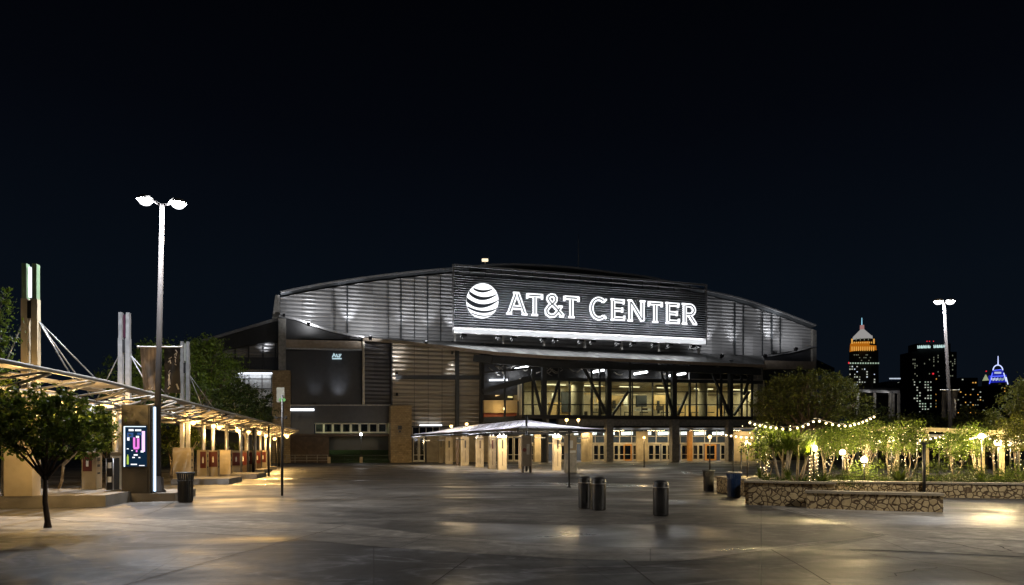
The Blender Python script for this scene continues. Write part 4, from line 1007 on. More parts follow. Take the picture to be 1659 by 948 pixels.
pedestal('pedestal with half red face right of the wide pale pedestal', 329, 39.5, .52, 0, 1.72, 'conc_tan', (.12, .42, .6, .55))
pedestal('pedestal with dark red head and small white handset', 347, 40.5, .52, 0, 1.70, 'conc_tan', (0, .45, .9, .52))
pedestal('pale double pedestal below the white steel post', 366, 42.0, .64, 0, 1.72)
for i, (px, d, lab) in enumerate(((384, 46, 'red topped pedestal next right of the pale double pedestal'), (395, 48, 'dark red pedestal with its lower half brown, fifth before the pergola end'), (405, 50.5, 'red pedestal just left of the thick dark pergola post'), (418, 54, 'red pedestal seen between two dark pergola posts'), (427, 58, 'small red pedestal second from the pergola end'), (432.5, 62, 'small red pedestal last before the pergola end'))):
    pedestal(lab, px, d, .52, 0, 1.68, 'brick' if i % 2 else 'conc_tan', (0, .42, .92, .52), slot=False)
# turnstile reader beside the kiosk
p = GX(183, 24.4, .28); t = thing('card_reader', 'black upright card reader with white loops left of the kiosk', 'card reader', p)
b = MB(); b.box(p, .24, .34, 1.22, -.15); b.build('body', 'black', t)
b = MB(); b.tube([p + Vector((-.13, -.18, .05)), p + Vector((-.13, -.18, 1.2)), p + Vector((.13, -.2, 1.2)), p + Vector((.13, -.2, .05))], .022, 6); b.build('frame', 'galv', t)
for z in (.85, .35):
    b = MB(); b.lathe(p + Vector((.0, -.19, z)), [(.07, 0), (.07, .2)], 10); b.build('loop', 'sign_white', t)

# screen kiosk
p = GX(224, 23.7, .28); KI = thing('screen_kiosk', 'tall dark kiosk with a glowing advertising screen on its front', 'kiosk', p)
kr = .10
kx = Vector((math.cos(kr), math.sin(kr), 0)); ky = Vector((-math.sin(kr), math.cos(kr), 0))
MT['kiosk'] = M('kiosk_paint', (.055, .048, .04), .5, .1)
b = MB(); b.box(p, .92, .42, 3.05, kr); b.build('body', 'kiosk', KI)
b = MB(); b.box(p - ky * .225 + Zv * 2.36, .86, .03, .66, kr); b.build('upper_panel', 'kiosk', KI)
b = MB(); b.box(p - ky * .225 + Zv * .06, .80, .03, .80, kr); b.build('lower_panel', 'kiosk', KI)
for sd in (-1, 1):
    b = MB(); b.box(p + kx * .475 * sd + ky * .05, .03, .3, 3.0, kr); b.build('side_trim', 'black', KI)
b = MB(); b.box(p + kx * .50 + ky * .1 + Zv * .05, .055, .1, 2.95, kr); b.build('edge_light', EM('edge_light_glow', (.62, .80, 1), 2.2), KI)
b = MB(); b.box(p - kx * .53 + ky * .3 + Zv * .9, .10, .14, 2.2, kr); b.build('edge_light', EM('edge_light_glow_dim', (.55, .70, .95), .35), KI)
b = MB(); b.box(p - ky * .225 + Zv * .92, .74, .03, 1.40, kr); scr = b.build('screen', EM('screen_glow', (.006, .02, .045), 1.0), KI)
def sm(name, col, s_, items):
    b = MB()
    for (x, z, w_, h_) in items: b.box(p + kx * x - ky * .2445 + Zv * (.92 + z * 1.36), w_, .006, h_ * 1.36, kr)
    return b.build(name, EM(name + '_glow', col, s_), scr)
sm('screen_border', (.75, .88, 1), 1.6, [(-.35, .0, .045, 1.02), (0, 1.005, .7, .02)])
sm('screen_white_mark', (.95, .95, 1), 1.3, [(-.13, .90, .16, .05), (.10, .90, .2, .045), (-.22, .66, .07, .09), (.08, .73, .1, .05), (-.24, .44, .06, .025), (-.1, .40, .05, .02), (.02, .28, .13, .035), (-.05, .22, .08, .03), (.14, .22, .06, .025), (-.04, .045, .2, .03), (.23, .36, .09, .05), (.22, .02, .18, .02)])
sm('screen_pink_mark', (1, .25, .85), 1.0, [(-.03, .48, .07, .26), (.10, .46, .08, .26), (.03, .44, .16, .06), (.05, .37, .05, .05)])
sm('screen_lilac_mark', (.85, .55, 1), 1.5, [(.27, .38, .10, .52)])
sm('screen_blue_mark', (.06, .14, .38), .7, [(-.16, .74, .2, .12), (.15, .80, .16, .06)])
sm('screen_green_mark', (.55, .75, .1), .8, [(-.24, .06, .06, .2), (-.24, .26, .025, .05)])
light('AREA', 'screen_spill', p - ky * .3 + Zv * 1.6, 10, (.65, .7, 1), to=p - ky * 3 + Zv * 1.0, size=(.7, 1))

# ================================================================ STREET LAMPS
def street_lamp(name_label, base_p, H, heads, lean=0.0, power=(1, 1), warm=None, cone=132, aim=(0, 1.2)):
    t = thing('street_lamp', name_label, 'street lamp', base_p)
    top = base_p + Zv * H + Vector((lean, 0, 0))
    b = MB(); b.tube([base_p + Zv * .5, base_p + Zv * 3, top], [.115, .105, .07], 12); b.build('pole', 'lamp_pole', t)
    b = MB(); b.lathe(base_p, [(.27, 0), (.27, .05), (.21, .1), (.18, .52), (.12, .56)], 16); b.build('base', 'lamp_pole', t)
    for k, (dx, dz) in enumerate(heads):
        q = top + Vector((dx, -.05, dz)); s_ = 1 if dx > 0 else -1
        b = MB(); b.tube([top - Zv * .05, top + Vector((dx * .45, 0, dz * .5 + .02)), q - Vector((s_ * .15, 0, 0))], .045, 8); b.build('arm', 'lamp_pole', t)
        b = MB(); b.lathe(q + Zv * .02, [(.02, .13), (.16, .12), (.25, .05), (.28, -.03)], 14); hd = b.build('lamp_head', 'galv2', t)
        b = MB(); b.ball(q - Zv * .06, .22 if H < 11 else .17, 12, 7, .62); b.build('lens', 'lamp_face', hd)
        light('SPOT', 'street_light', q - Zv * .14, 3900 * power[k], (warm or ((.88, .92, 1) if k == 0 else (1, .93, .84))), .16, None, q - Zv * 9 + Vector((.6 * s_ + aim[0], aim[1], 0)), cone, 1.0)
        light('POINT', 'street_light_spill', q - Zv * .16, 1500 * power[k], (.92, .95, 1), .16)
    return t, top
LB = GX(255.5, 24.2, .28)
H1 = P(263, 331, 24.2).z - .28
street_lamp('tall pale street lamp with two white heads on the left beside the kiosk', LB, H1, ((-.58, .14), (.58, .02)), (263 - 255.5) / F * 24.2, (1.0, .75))
RB = GX(1540.5, 40.5, 0)
street_lamp('tall slim street lamp on the right in front of the city skyline', RB, P(1529, 489, 40.5).z, ((-.34, .02), (.36, .02)), (1529 - 1540.5) / F * 40.5, (.42, .26))
street_lamp('street lamp standing just outside the right edge, lighting the near pavement', Vector((17.2, 13.6, 0)), 10.4, ((-.55, .03), (.55, .03)), 0, (.62, .42), (1, .85, .62), 116, (-4.5, 5.5))

# banners on the lamp poles
def banner(label, c, w, h, mat, sgn, marks, rodmat='white_metal', flare=0.0):
    """cloth hung from a rod that starts at c and runs sideways"""
    t = thing('pole_banner', label, 'banner', c)
    b = MB(); b.tube([c, c + Vector((sgn * (w + .1), -.03, 0))], .028, 8); b.ball(c + Vector((sgn * (w + .1), -.03, 0)), .045, 8, 5); b.build('rod', rodmat, t)
    K, J = 10, 12; b = MB(); vs = []
    def at(i, j):
        x = i / K; z = j / J
        return c + Vector((sgn * (.09 + (w - .06) * x * (1 - flare * z)), -.02 + .05 * math.sin(x * 5 + z * 3) * (z + .2), -.03 - h * z))
    for j in range(J + 1):
        for i in range(K + 1): vs.append(at(i, j))
    b.add(vs, [(j * (K + 1) + i, j * (K + 1) + i + 1, (j + 1) * (K + 1) + i + 1, (j + 1) * (K + 1) + i) for j in range(J) for i in range(K)], 0, True)
    cl = b.build('cloth', mat, t)
    if marks:
        b = MB()
        for (x, z, dx, dz, wd) in marks:
            q0, q1 = at(x * K, z * J) - Vector((0, .02, 0)), at((x + dx) * K, (z + dz) * J) - Vector((0, .02, 0)); b.bar(q0, q1, .008, wd)
        b.build('print', 'banner_mark', cl)
    return t
mk = [(.75, .05, .12, .06, .03), (.78, .12, -.1, .05, .03), (.85, .1, -.06, .09, .025), (.7, .2, .1, .04, .03), (.75, .26, .02, .07, .03), (.72, .36, .1, .03, .03), (.3, .25, .2, -.04, .03), (.25, .32, .18, -.05, .03), (.35, .27, .1, .08, .04), (.3, .55, .1, -.05, .03), (.28, .58, .12, .12, .025), (.42, .55, -.1, .18, .03), (.3, .7, .06, .14, .03), (.4, .7, .04, .12, .03), (.3, .92, .14, -.06, .04), (.8, .8, .1, .12, .05)]
pb = P(261, 562.5, 24.2)
banner('dark banner with pale swirling print hung right of the tall lamp pole', pb + Vector((.05, -.05, 0)), .62, 1.6, 'banner_dark', 1, mk)
b2 = banner('tan brown backlit banner hung left of the tall lamp pole', pb + Vector((-.05, -.05, 0)), .62, 1.5, 'banner_back', -1, [(.2, .93, .1, .05, .03), (.4, .96, .1, .0, .04)], flare=.15)
pr = P(1535.5, 632, 40.5)
mk2 = [(.5, .3, .1, .2, .05), (.6, .55, -.1, .2, .05), (.45, .8, .2, .1, .06), (.7, .7, .1, .2, .05)]
banner('small dark banner right of the distant lamp pole', pr + Vector((.08, -.06, 0)), .42, 1.65, 'banner_dark', 1, mk2, flare=.1)
banner('small dark banner left of the distant lamp pole', pr + Vector((-.02, -.06, 0)), .36, 1.6, 'banner_dark', -1, [], flare=.1)

# ================================================================ SIGN POST AND THIN POSTS
p = GP(457, 803)
t = thing('sign_post', 'dark slim post with a pale rectangular sign and green emblem on top', 'sign post', p)
b = MB(); b.tube([p, P(457.5, 640, p.y)], .05, 8); b.build('post', 'black', t)
q = P(454.5, 652, p.y); b = MB(); b.bar(q - Zv * .0, q + Zv * .58, .3, .03, Vector((0, 1, 0))); b.build('sign_panel', M('sign_panel_paint', (.22, .23, .20), .6), t)
MT['green_mark'] = M('green_emblem', (.10, .32, .10), .5, bump=0)
q = P(458, 648, p.y) - Vector((0, .04, 0)); b = MB(); b.prism([q + Vector((.14 * math.cos(a_), 0, .075 * math.sin(a_))) for a_ in [k * math.pi / 6 for k in range(12)]], (0, .02, 0)); b.build('emblem', 'green_mark', t)
q = P(457, 677, p.y)
for dx in (-.16, .14):
    b = MB(); b.bar(q + Vector((0, 0, 0)), q + Vector((dx, -.05, .02)), .05, .04); b.bar(q + Vector((dx, -.1, -.04)), q + Vector((dx * 1.5, -.1, .05)), .14, .08); b.build('flood_lamp', 'black', t)
def thin_post(label, px, yb, yt, arm=None, r_=.045, lamp=None):
    p = GP(px, yb); t = thing('light_post', label, 'post', p)
    tp = P(px, yt, p.y)
    b = MB(); b.tube([p, tp], r_, 8); b.lathe(p, [(r_ * 2.4, 0), (r_ * 2.4, .03), (r_, .08)], 10); b.build('post', 'black', t)
    if arm:
        b = MB(); b.bar(P(px - arm, yt + 1, p.y), P(px + arm, yt + 1, p.y), .06, .06); b.build('arm', 'black', t)
    if lamp:
        q = P(px, lamp, p.y); b = MB(); b.ball(q, .13, 10, 7); b.build('globe', 'warm_bulb', t)
        light('POINT', 'post_light', q, 150, (1, .66, .28), .08)
    return t
thin_post('thin dark post with a small bracket in front of the centre canopy', 922, 790, 697, 3)
thin_post('dark lamp post with warm globe behind the black slatted bin', 1150, 771, 712, None, .045, 708)
thin_post('thin dark post without lamp right of the warm globe post', 1188, 782, 712, None, .04)
thin_post('dark post with a short cross arm behind the low stone bench wall', 1497, 806, 717, 9, .06)
thin_post('thin dark leaning rod left of the stone planter', 1201, 790, 725, None, .035)
thin_post('slim lamp post with warm globe in front of the arena doors', 1043.5, 757, 713, None, .05, 709)

# ================================================================ LITTER BINS
def round_bin(label, px, yb, w, h):
    p = GP(px, yb); t = thing('steel_bin', label, 'litter bin', p, 'round steel litter bins')
    r_ = w / 2
    b = MB(); b.lathe(p, [(r_ * .97, .02), (r_, .03), (r_, h * .80)], 32); b.build('body', 'chrome', t)
    b = MB(); b.lathe(p, [(r_ * .93, 0), (r_ * .93, .03)], 24); b.build('foot', 'black', t)
    b = MB(); b.lathe(p, [(r_ * 1.02, h * .80), (r_ * 1.03, h * .82), (r_ * .99, h * .825), (r_ * .99, h * .9), (r_ * .93, h * .94), (r_ * .7, h * .98), (r_ * .35, h), (.001, h)], 32); lid = b.build('lid', 'black', t)
    b = MB(); b.lathe(p, [(r_ * 1.035, h * .79), (r_ * 1.035, h * .81)], 32); b.build('band', 'galv', t)
    b = MB(); b.bar(p + Vector((-r_ * .6, -r_ * .82, h * .86)), p + Vector((r_ * .6, -r_ * .82, h * .86)), .04, h * .06); b.build('opening', 'rubber', lid)
round_bin('round steel bin with black lid, left one of the close pair', 947.5, 823.5, .40, .98)
round_bin('round steel bin with black lid, right one of the close pair', 970, 826.5, .43, .98)
round_bin('single dark steel bin with domed black lid standing alone', 1070.5, 835.5, .42, .97)
def slat_bin(label, px, yb, w, h, mat):
    p = GP(px, yb); t = thing('slatted_bin', label, 'litter bin', p, 'slatted litter bins'); r_ = w / 2
    b = MB(); b.lathe(p, [(r_ * .74, .04), (r_ * .80, h * .68)], 24); b.build('liner', mat, t)
    b = MB()
    for k in range(26):
        a_ = 2 * math.pi * k / 26; d = Vector((math.cos(a_), math.sin(a_), 0)); s_ = Vector((-d.y, d.x, 0))
        pts = [p + d * r_ * .84 + Zv * .03, p + d * r_ * .86 + Zv * h * .72, p + d * r_ * .94 + Zv * h * .88, p + d * r_ * 1.0 + Zv * h * .97]
        for a0, a1 in zip(pts, pts[1:]): b.bar(a0, a1, .035, .012, d)
    b.build('slats', mat, t)
    b = MB(); b.tube([p + Vector((math.cos(2 * math.pi * k / 24) * r_, math.sin(2 * math.pi * k / 24) * r_, h * .975)) for k in range(25)], .028, 8); b.build('rim', 'galv2' if mat == 'blue' else 'steel', t)
    b = MB(); b.tube([p + Vector((math.cos(2 * math.pi * k / 24) * r_ * .9, math.sin(2 * math.pi * k / 24) * r_ * .9, h * .72)) for k in range(25)], .016, 6); b.build('hoop', mat, t)
    b = MB(); b.lathe(p, [(r_ * .8, 0), (r_ * .8, .05)], 20); b.build('foot', 'black', t)
slat_bin('black slatted bin with flared rim beside the kiosk island', 300.5, 813.5, .56, 1.02, 'black')
slat_bin('black slatted bin with flared rim under the warm globe post', 1148, 795.5, .50, .90, 'black')
slat_bin('blue slatted bin with flared rim next to the stone planter', 1189, 806, .55, .95, 'blue')

# ================================================================ CENTRE CANOPY
CC = thing('centre_canopy', 'low wide canopy with white striped fabric roof in front of the arena', 'canopy', GP(853, 760))
E = [P(666, 704, 76), P(760, 698.5, 63), P(838, 693.5, 53.5), P(905, 694, 54.5), P(980, 695.5, 58), P(905, 700, 70), P(730, 703, 88)]
R1, R2 = P(853, 680, 60), P(745, 691, 75)
b = MB()
def rib_roof(b, e0, e1, r0, r1, n):
    for i in range(n):
        a0, a1 = e0.lerp(e1, i / n), e0.lerp(e1, (i + 1) / n); c0, c1 = r0.lerp(r1, i / n), r0.lerp(r1, (i + 1) / n)
        sag = Zv * .10
        m0, m1 = (a0 + c0) / 2 - sag, (a1 + c1) / 2 - sag
        g_ = .07
        A0, A1 = a0.lerp(a1, g_), a1.lerp(a0, g_); M0, M1 = m0.lerp(m1, g_), m1.lerp(m0, g_); C0, C1 = c0.lerp(c1, g_), c1.lerp(c0, g_)
        b.hexa([A0 - Zv * .03, A1 - Zv * .03, M1 - Zv * .03, M0 - Zv * .03], [A0, A1, M1, M0]); b.hexa([M0 - Zv * .03, M1 - Zv * .03, C1 - Zv * .03, C0 - Zv * .03], [M0, M1, C1, C0])
b = MB(); rib_roof(b, E[0], E[1], R2, R2.lerp(R1, .35), 6); rib_roof(b, E[1], E[2], R2.lerp(R1, .35), R1, 8); b.build('roof_fabric', 'white_fabric', CC)
b = MB(); rib_roof(b, E[2], E[3], R1, R1 + Vector((.01, 0, 0)), 4); rib_roof(b, E[3], E[4], R1 + Vector((.02, 0, 0)), R1 + Vector((.03, .01, 0)), 5); b.build('roof_fabric', 'white_fabric', CC)
b = MB(); rib_roof(b, E[4], E[5], R1 + Vector((.03, .1, 0)), R1 + Vector((0, .2, 0)), 4); rib_roof(b, E[5], E[6], R1 + Vector((0, .2, 0)), R2 + Vector((0, .2, 0)), 8); rib_roof(b, E[6], E[0], R2 + Vector((0, .1, 0)), R2, 4); b.build('roof_fabric', 'white_fabric', CC)
b = MB()
for i in range(len(E)): b.bar(E[i] - Zv * .12, E[(i + 1) % len(E)] - Zv * .12, .12, .22)
b.build('eave_beam', 'steel', CC)
for e_ in E:
    b = MB(); b.tube([e_ - Zv * .3, (R1 if e_.y < 72 and e_.x > -9 else R2) - Zv * .35], .06, 6); b.build('rafter', 'steel', CC)
for px, yb in ((853, 764), (756, 752), (690, 749.5), (917, 757), (820, 756)):
    p = GP(px, yb); b = MB(); b.tube([p, Vector((p.x, p.y, 3.5 if px != 853 else 4.6))], .09, 8); b.build('post', 'steel', CC)
b = MB(); q = R1; b.tube([q - Zv * 1.2, q + Zv * .35], .09, 8); b.build('finial', 'black', CC)
def stand(label, px, yb, wpx, ytop, mat='conc_tan', plate='black', depth=.5):
    p = GP(px, yb); w = wpx / F * p.y; h = P(px, ytop, p.y).z
    t = thing('gate_pedestal', label, 'pedestal', p, 'pedestals under the centre canopy')
    b = MB(); b.box(p, w, depth, h, .28); b.build('body', mat, t)
    fx = Vector((math.sin(.28), -math.cos(.28), 0)); ux = Vector((math.cos(.28), math.sin(.28), 0))
    if plate:
        b = MB(); b.box(p + fx * (depth / 2 + .01) + Zv * h * .62, w * .2, .02, h * .26, .28); b.build('reader', plate, t)
        b = MB(); b.box(p + fx * (depth / 2 + .008) + Zv * h * .12, w * .07, .016, h * .42, .28); b.build('groove', 'brick', t)
    b = MB(); 
    for s_ in (-.25, .2): b.box(p + ux * w * s_ + Zv * h, .1, .1, .16, .28)
    b.build('cap_lug', 'galv', t)
    return t
stand('thin tan pedestal at the left end of the centre canopy', 714, 750, 6, 709)
stand('pale wide pedestal second from left under the canopy', 727, 752, 11.5, 709)
stand('very thin dark pedestal third from left under the canopy', 741, 754, 3.5, 711, 'brick', None)
stand('tan pedestal with centre groove fourth from left under the canopy', 753, 754.5, 12, 708)
stand('tan pedestal with small dark emblem fifth from left under the canopy', 777, 757, 11.5, 708, 'conc_tan', 'brick')
stand('tan pedestal with red notice on its face under the canopy', 797, 760, 11, 707, 'conc_tan', 'red')
stand('palest broad pedestal with black reader beside the red notice pedestal', 813, 761, 14, 706)
stand('slim tan pedestal half hidden behind the dark booth', 843.5, 759, 5, 708, 'conc_tan', None)
stand('tan pedestal with round black reader left of the square booth', 902, 762, 12, 706)
# dark booth on two legs, pale booth with notices
p = GP(853, 766); w = 14 / F * p.y; t = thing('ticket_booth', 'dark booth panel on two legs with a red dot in the middle of the canopy', 'booth', p)
h = P(853, 706, p.y).z
b = MB(); b.box(p + Zv * .5, w, .4, h - .5, .1); b.build('panel', M('booth_paint', (.16, .13, .10), .6), t)
for s_ in (-1, 1): 
    b = MB(); b.box(p + Vector((s_ * (w / 2 - .06), 0, 0)), .12, .12, .5, .1); b.build('leg', 'black', t)
    b = MB(); b.box(p + Vector((s_ * (w / 2 + .03), -.05, 0)), .05, .45, h, .1); b.build('side_trim', 'beam_tan', t)
b = MB(); b.prism([p + Vector((-.15 + .15 * math.cos(a_), -.25, 1.75 + .15 * math.sin(a_))) for a_ in [k * math.pi / 6 for k in range(12)]], (0, .02, 0)); b.build('red_dot', 'red', t)
b = MB(); b.box(p + Vector((.12, -.24, 1.4)), .22, .02, .8, .1); b.build('notice', 'galv2', t)
p = GP(924, 765.5); w = 19 / F * p.y; t = thing('ticket_booth', 'square booth with white notices and grey lower half at the right of the canopy', 'booth', p); h = P(924, 706, p.y).z
b = MB(); b.box(p, w, .5, h * .52, .1); b.build('lower_panel', 'galv2', t)
b = MB(); b.box(p + Zv * h * .52, w, .5, h * .48, .1); b.build('upper_panel', 'conc_tan', t)
b = MB(); b.box(p + Vector((.05, -.28, h * .66)), .26, .02, .6, .1); b.box(p + Vector((.1, -.28, h * .53)), .6, .02, .2, .1); b.build('notice', 'sign_white', t)
light('POINT', 'canopy_light', P(728, 698, 74) - Zv * .2, 130, (1, .72, .36), .15)
for px, py, d, pw in ((731, 690.5, 71, .9), (756, 687, 70, .9), (918, 680.5, 66, .6), (937, 680.5, 70, 1.0)):
    q = P(px, py, d); t = thing('festoon_lamp', {731: 'warm lamp above the left slope of the centre canopy', 756: 'warm lamp just right of the leftmost canopy lamp', 918: 'warm lamp above the right slope of the centre canopy', 937: 'bright star like lamp at the far right above the canopy'}[px], 'lamp', q, 'lamps around the centre canopy')
    b = MB(); b.ball(q, .16, 10, 6); b.build('globe', 'warm_bulb', t)
    b = MB(); b.tube([q + Zv * .12, q + Zv * .35], .03, 6); b.lathe(q, [(.16, .1), (.06, .2)], 10); b.tube([q - Zv * .1, Vector((q.x, q.y, 3.5))], .025, 6); b.build('stem', 'black', t)
    light('POINT', 'festoon_light', q, 380 * pw, (1, .72, .36), .1)
for px, py, d in ((690, 705, 75), (730, 703.5, 69), (772, 701.5, 64), (812, 699, 58.5), (870, 698, 56.5), (925, 698, 57.5)):
    light('AREA', 'canopy_under_light', P(px, py, d), 330, (1, .74, .38), to=GX(px, d + 1.5), size=(1.2, .3))
    
    b = MB(); q = P(px, py, d); b.box(q + Zv * .03, 1.2, .3, .06); b.build('under_lamp', 'galv', CC)

for px, d in ((690, 76), (715, 72), (745, 68), (775, 64), (805, 60), (840, 57.2), (875, 57), (910, 58), (945, 59)):  # uplights added below the fabric to brighten the canopy roof
    p = GX(px, d, 2.75); light('AREA', 'added_canopy_uplight', p + Zv * .1, 520, (.92, .92, 1), to=p + Zv * 3, size=(3.0, 1.2))
    b = MB(); b.box(p - Zv * .02, .9, .25, .08); b.build('uplight', 'steel', CC)
# fence and bollards in front of the lawn
t = thing('metal_railing', 'thin dark metal railing by the stone pier left of the lawn', 'railing', FX(500, -5))
b = MB()
for z in (.35, .7, 1.05): b.bar(FX(463, -5) + Zv * z, FX(531, -5) + Zv * z, .05, .05)
b.build('rail', 'galv2', t)
for px in (464, 478, 497, 514, 531):
    b = MB(); b.tube([FX(px, -5), FX(px, -5) + Zv * 1.1], .035, 6); b.build('post', 'galv2', t)
t = thing('wire_fence', 'low wire fence behind the bollards along the green lawn', 'fence', FX(580, -5))
b = MB()
for z in (.5, 1.0): b.bar(FX(533, -4.6) + Zv * z, FX(632, -4.6) + Zv * z, .025, .025)
b.build('wire', 'steel', t)
for px in (533, 558, 583, 608, 632):
    b = MB(); b.tube([FX(px, -4.6), FX(px, -4.6) + Zv * 1.05], .025, 6); b.build('post', 'steel', t)
for px, lab in ((533, 'short tan bollard at the left end of the lawn'), (585, 'short tan bollard carrying a slim white lamp on the lawn edge')):
    p = FX(px, -5.6); t = thing('bollard', lab, 'bollard', p)
    b = MB(); b.box(p, .38, .38, .75, .28); b.box(p + Zv * .75, .42, .42, .06, .28); b.build('body', 'conc_tan', t)
    if px == 585:
        b = MB(); b.tube([p + Zv * .8, p + Zv * 3.7], .04, 6); b.build('lamp_pole', 'steel', t)
        b = MB(); b.ball(p + Zv * 3.75, .16, 10, 6); b.build('lamp', BULB('path_globe', (.95, .97, 1), 14), t)
        light('POINT', 'path_light', p + Zv * 3.75, 45, (.95, .97, 1), .1)
# ================================================================ STONE PLANTERS
def wall_run(name, label, pts, h, th, cap=.06, over=.05):
    """rubble wall along ground points (left to right), thickness going back, with a slab cap"""
    t = thing(name, label, 'planter wall', pts[0], 'stone planter walls')
    for a, c in zip(pts, pts[1:]):
        d = (c - a).normalized(); n = Vector((-d.y, d.x, 0))
        b = MB(); b.hexa([a, c, c + n * th, a + n * th], [p + Zv * h for p in (a, c, c + n * th, a + n * th)]); b.build('wall', 'rubble', t)
        a2, c2 = a - n * over - d * over, c - n * over + d * over
        b = MB(); b.hexa([p + Zv * (h + .002) for p in (a2, c2, c2 + n * (th + 2 * over), a2 + n * (th + 2 * over))], [p + Zv * (h + cap) for p in (a2, c2, c2 + n * (th + 2 * over), a2 + n * (th + 2 * over))]); b.build('cap', 'cap', t)
A0, A1 = GP(1213, 818), GP(1352, 822.5)
wall_run('planter_wall', 'tall stone planter wall with rounded rubble beside the blue bin', [A0, A1], .72, .4)
wall_run('planter_wall', 'side return of the tall stone planter running back from its left corner', [A0 + Vector((-.2, 9, 0)), A0 + Vector((0.001, .05, 0))][::-1] if False else [Vector((A0.x + 3.4, A0.y + 8.3, 0)), Vector((A0.x + .06, A0.y + .5, 0))], .70, .4)
B0, B1 = GP(1307, 824), GP(1528, 830.5)
wall_run('bench_wall', 'low stone bench wall with dark slab top in front of the planter', [B0, B1], .47, .55, .07, .03)
wall_run('planter_wall', 'long warmly lit stone planter wall at the back running out right', [GP(1352, 803), GP(1660, 808.5), GP(1900, 812)], .50, .4, .07)
wall_run('planter_wall', 'small dim stone block behind the blue bin', [GP(1161, 797), GP(1206, 804)], .60, 1.6)
b = MB(); q = [Vector((A0.x + .3, A0.y + .3, 0)), GP(1352, 801) + Vector((0, .3, 0)), GP(1900, 811) + Vector((0, .3, 0)), Vector((46, 34, 0)), Vector((40, 47, 0)), Vector((20, 46, 0)), Vector((15.5, 37, 0)), Vector((A0.x + 3.7, A0.y + 8.0, 0))]
b.hexa([v for v in ()], []) if False else b.prism(q, Zv * .44); o = b.build('planting_bed', 'soil'); o['kind'] = 'structure'
# ================================================================ PLANTS
RT = random.Random(11)
def leaf(vs, fs, c, s, r, up=.3):
    n = Vector((r.gauss(0, 1), r.gauss(0, 1), r.gauss(0, 1) + up)).normalized()
    a = n.orthogonal().normalized(); a = Matrix.Rotation(r.random() * 6.28, 3, n) @ a; b_ = n.cross(a)
    k = len(vs); L_ = s * r.uniform(.7, 1.35); w_ = L_ * .42
    vs += [c - a * L_ * .5, c + b_ * w_ * .5 + n * L_ * .06, c + a * L_ * .5, c - b_ * w_ * .5 + n * L_ * .06]
    fs.append((k, k + 1, k + 2, k + 3))
def crown(blobs, n, s, r, shell=.55, clump=.30):
    """blobs: (centre, radii); leaves sit in twig-sized clumps through each blob"""
    vs, fs = [], []; wt = [(b_[1].x * b_[1].z) for b_ in blobs]; tot = sum(wt)
    for (c, R), w_ in zip(blobs, wt):
        m = int(n * w_ / tot); nc = max(6, m // 26)
        for _ in range(nc):
            d = Vector((r.gauss(0, 1), r.gauss(0, 1), r.gauss(0, 1))).normalized(); q = shell + (1.06 - shell) * r.random() ** .6 + (r.random() * .28 if r.random() < .16 else 0)
            cc = c + Vector((d.x * R.x, d.y * R.y, d.z * R.z)) * q; cr_ = clump * r.uniform(.4, 1.15) * min(R)
            ax = Vector((r.gauss(0, 1), r.gauss(0, 1), r.gauss(0, .6))).normalized()
            for _ in range(m // nc):
                p = cc + Vector((r.gauss(0, .5), r.gauss(0, .5), r.gauss(0, .42))) * cr_ + ax * r.gauss(0, .7) * cr_
                leaf(vs, fs, p, s, r)
    b = MB(); b.add(vs, fs); return b
def px_blobs(lst, d, deep=1.0):
    return [(P(x, y, d + (o[0] if o else 0)), Vector((rx / F * d, rx / F * d * deep, ry / F * d))) for x, y, rx, ry, *o in lst]
def tree(name, label, base, blobs, n, s, mat, bark='bark', tr=.12, limbs=None, clump=.3, group=None, cat='tree', shell=.55, stems=None):
    r = random.Random(hash(label) % 1000 if False else sum(ord(ch) for ch in label))
    t = thing(name, label, cat, base, group)
    cz = sum((b_[0] for b_ in blobs), Vector()) / len(blobs)
    fork = base + (Vector((cz.x, cz.y, 0)) - base) * .35 if False else Vector((base.x * .75 + cz.x * .25, base.y * .75 + cz.y * .25, base.z + (cz.z - base.z) * .52))
    if stems:
        for k in range(stems):
            a_ = 6.28 * k / stems + r.random(); o = Vector((math.cos(a_), math.sin(a_), 0)); tgt = blobs[k % len(blobs)][0] + o * min(blobs[k % len(blobs)][1]) * .4
            p0 = base + o * tr * 2; m1 = p0.lerp(tgt, .4) + o * .12 * r.random() + Vector((r.gauss(0, .05), r.gauss(0, .05), 0)); m2 = p0.lerp(tgt, .75) + o * .15
            b = MB(); b.tube([p0, m1, m2, tgt], [tr, tr * .75, tr * .5, tr * .2], 7)
            for _ in range(3):
                e_ = m2 + Vector((r.gauss(0, .35), r.gauss(0, .35), r.uniform(.2, .6))); b.tube([m1.lerp(m2, r.random()), e_], [tr * .4, tr * .12], 5)
            b.build('stem', bark, t)
    else:
        b = MB(); w_ = Vector((r.gauss(0, .04), r.gauss(0, .04), 0)) * (fork.z - base.z)
        b.tube([base, base + Zv * .15, base.lerp(fork, .5) + w_, fork], [tr * 1.35, tr, tr * .85, tr * .7], 9)
        for c, R in blobs:
            m = fork.lerp(c, .55) + Vector((r.gauss(0, .1), r.gauss(0, .1), .1)) * R.x * .4
            b.tube([fork - Zv * .1, m, c + Vector((0, 0, R.z * .3))], [tr * .62, tr * .38, tr * .1], 6)
            for _ in range(4):
                d = Vector((r.gauss(0, 1), r.gauss(0, 1), r.gauss(.3, .7))).normalized(); b.tube([m, c + Vector((d.x * R.x, d.y * R.y, d.z * R.z)) * .8], [tr * .25, tr * .05], 5)
        b.build('trunk', bark, t)
    crown(blobs, n, s, r, shell, clump).build('crown', mat, t)
    return t
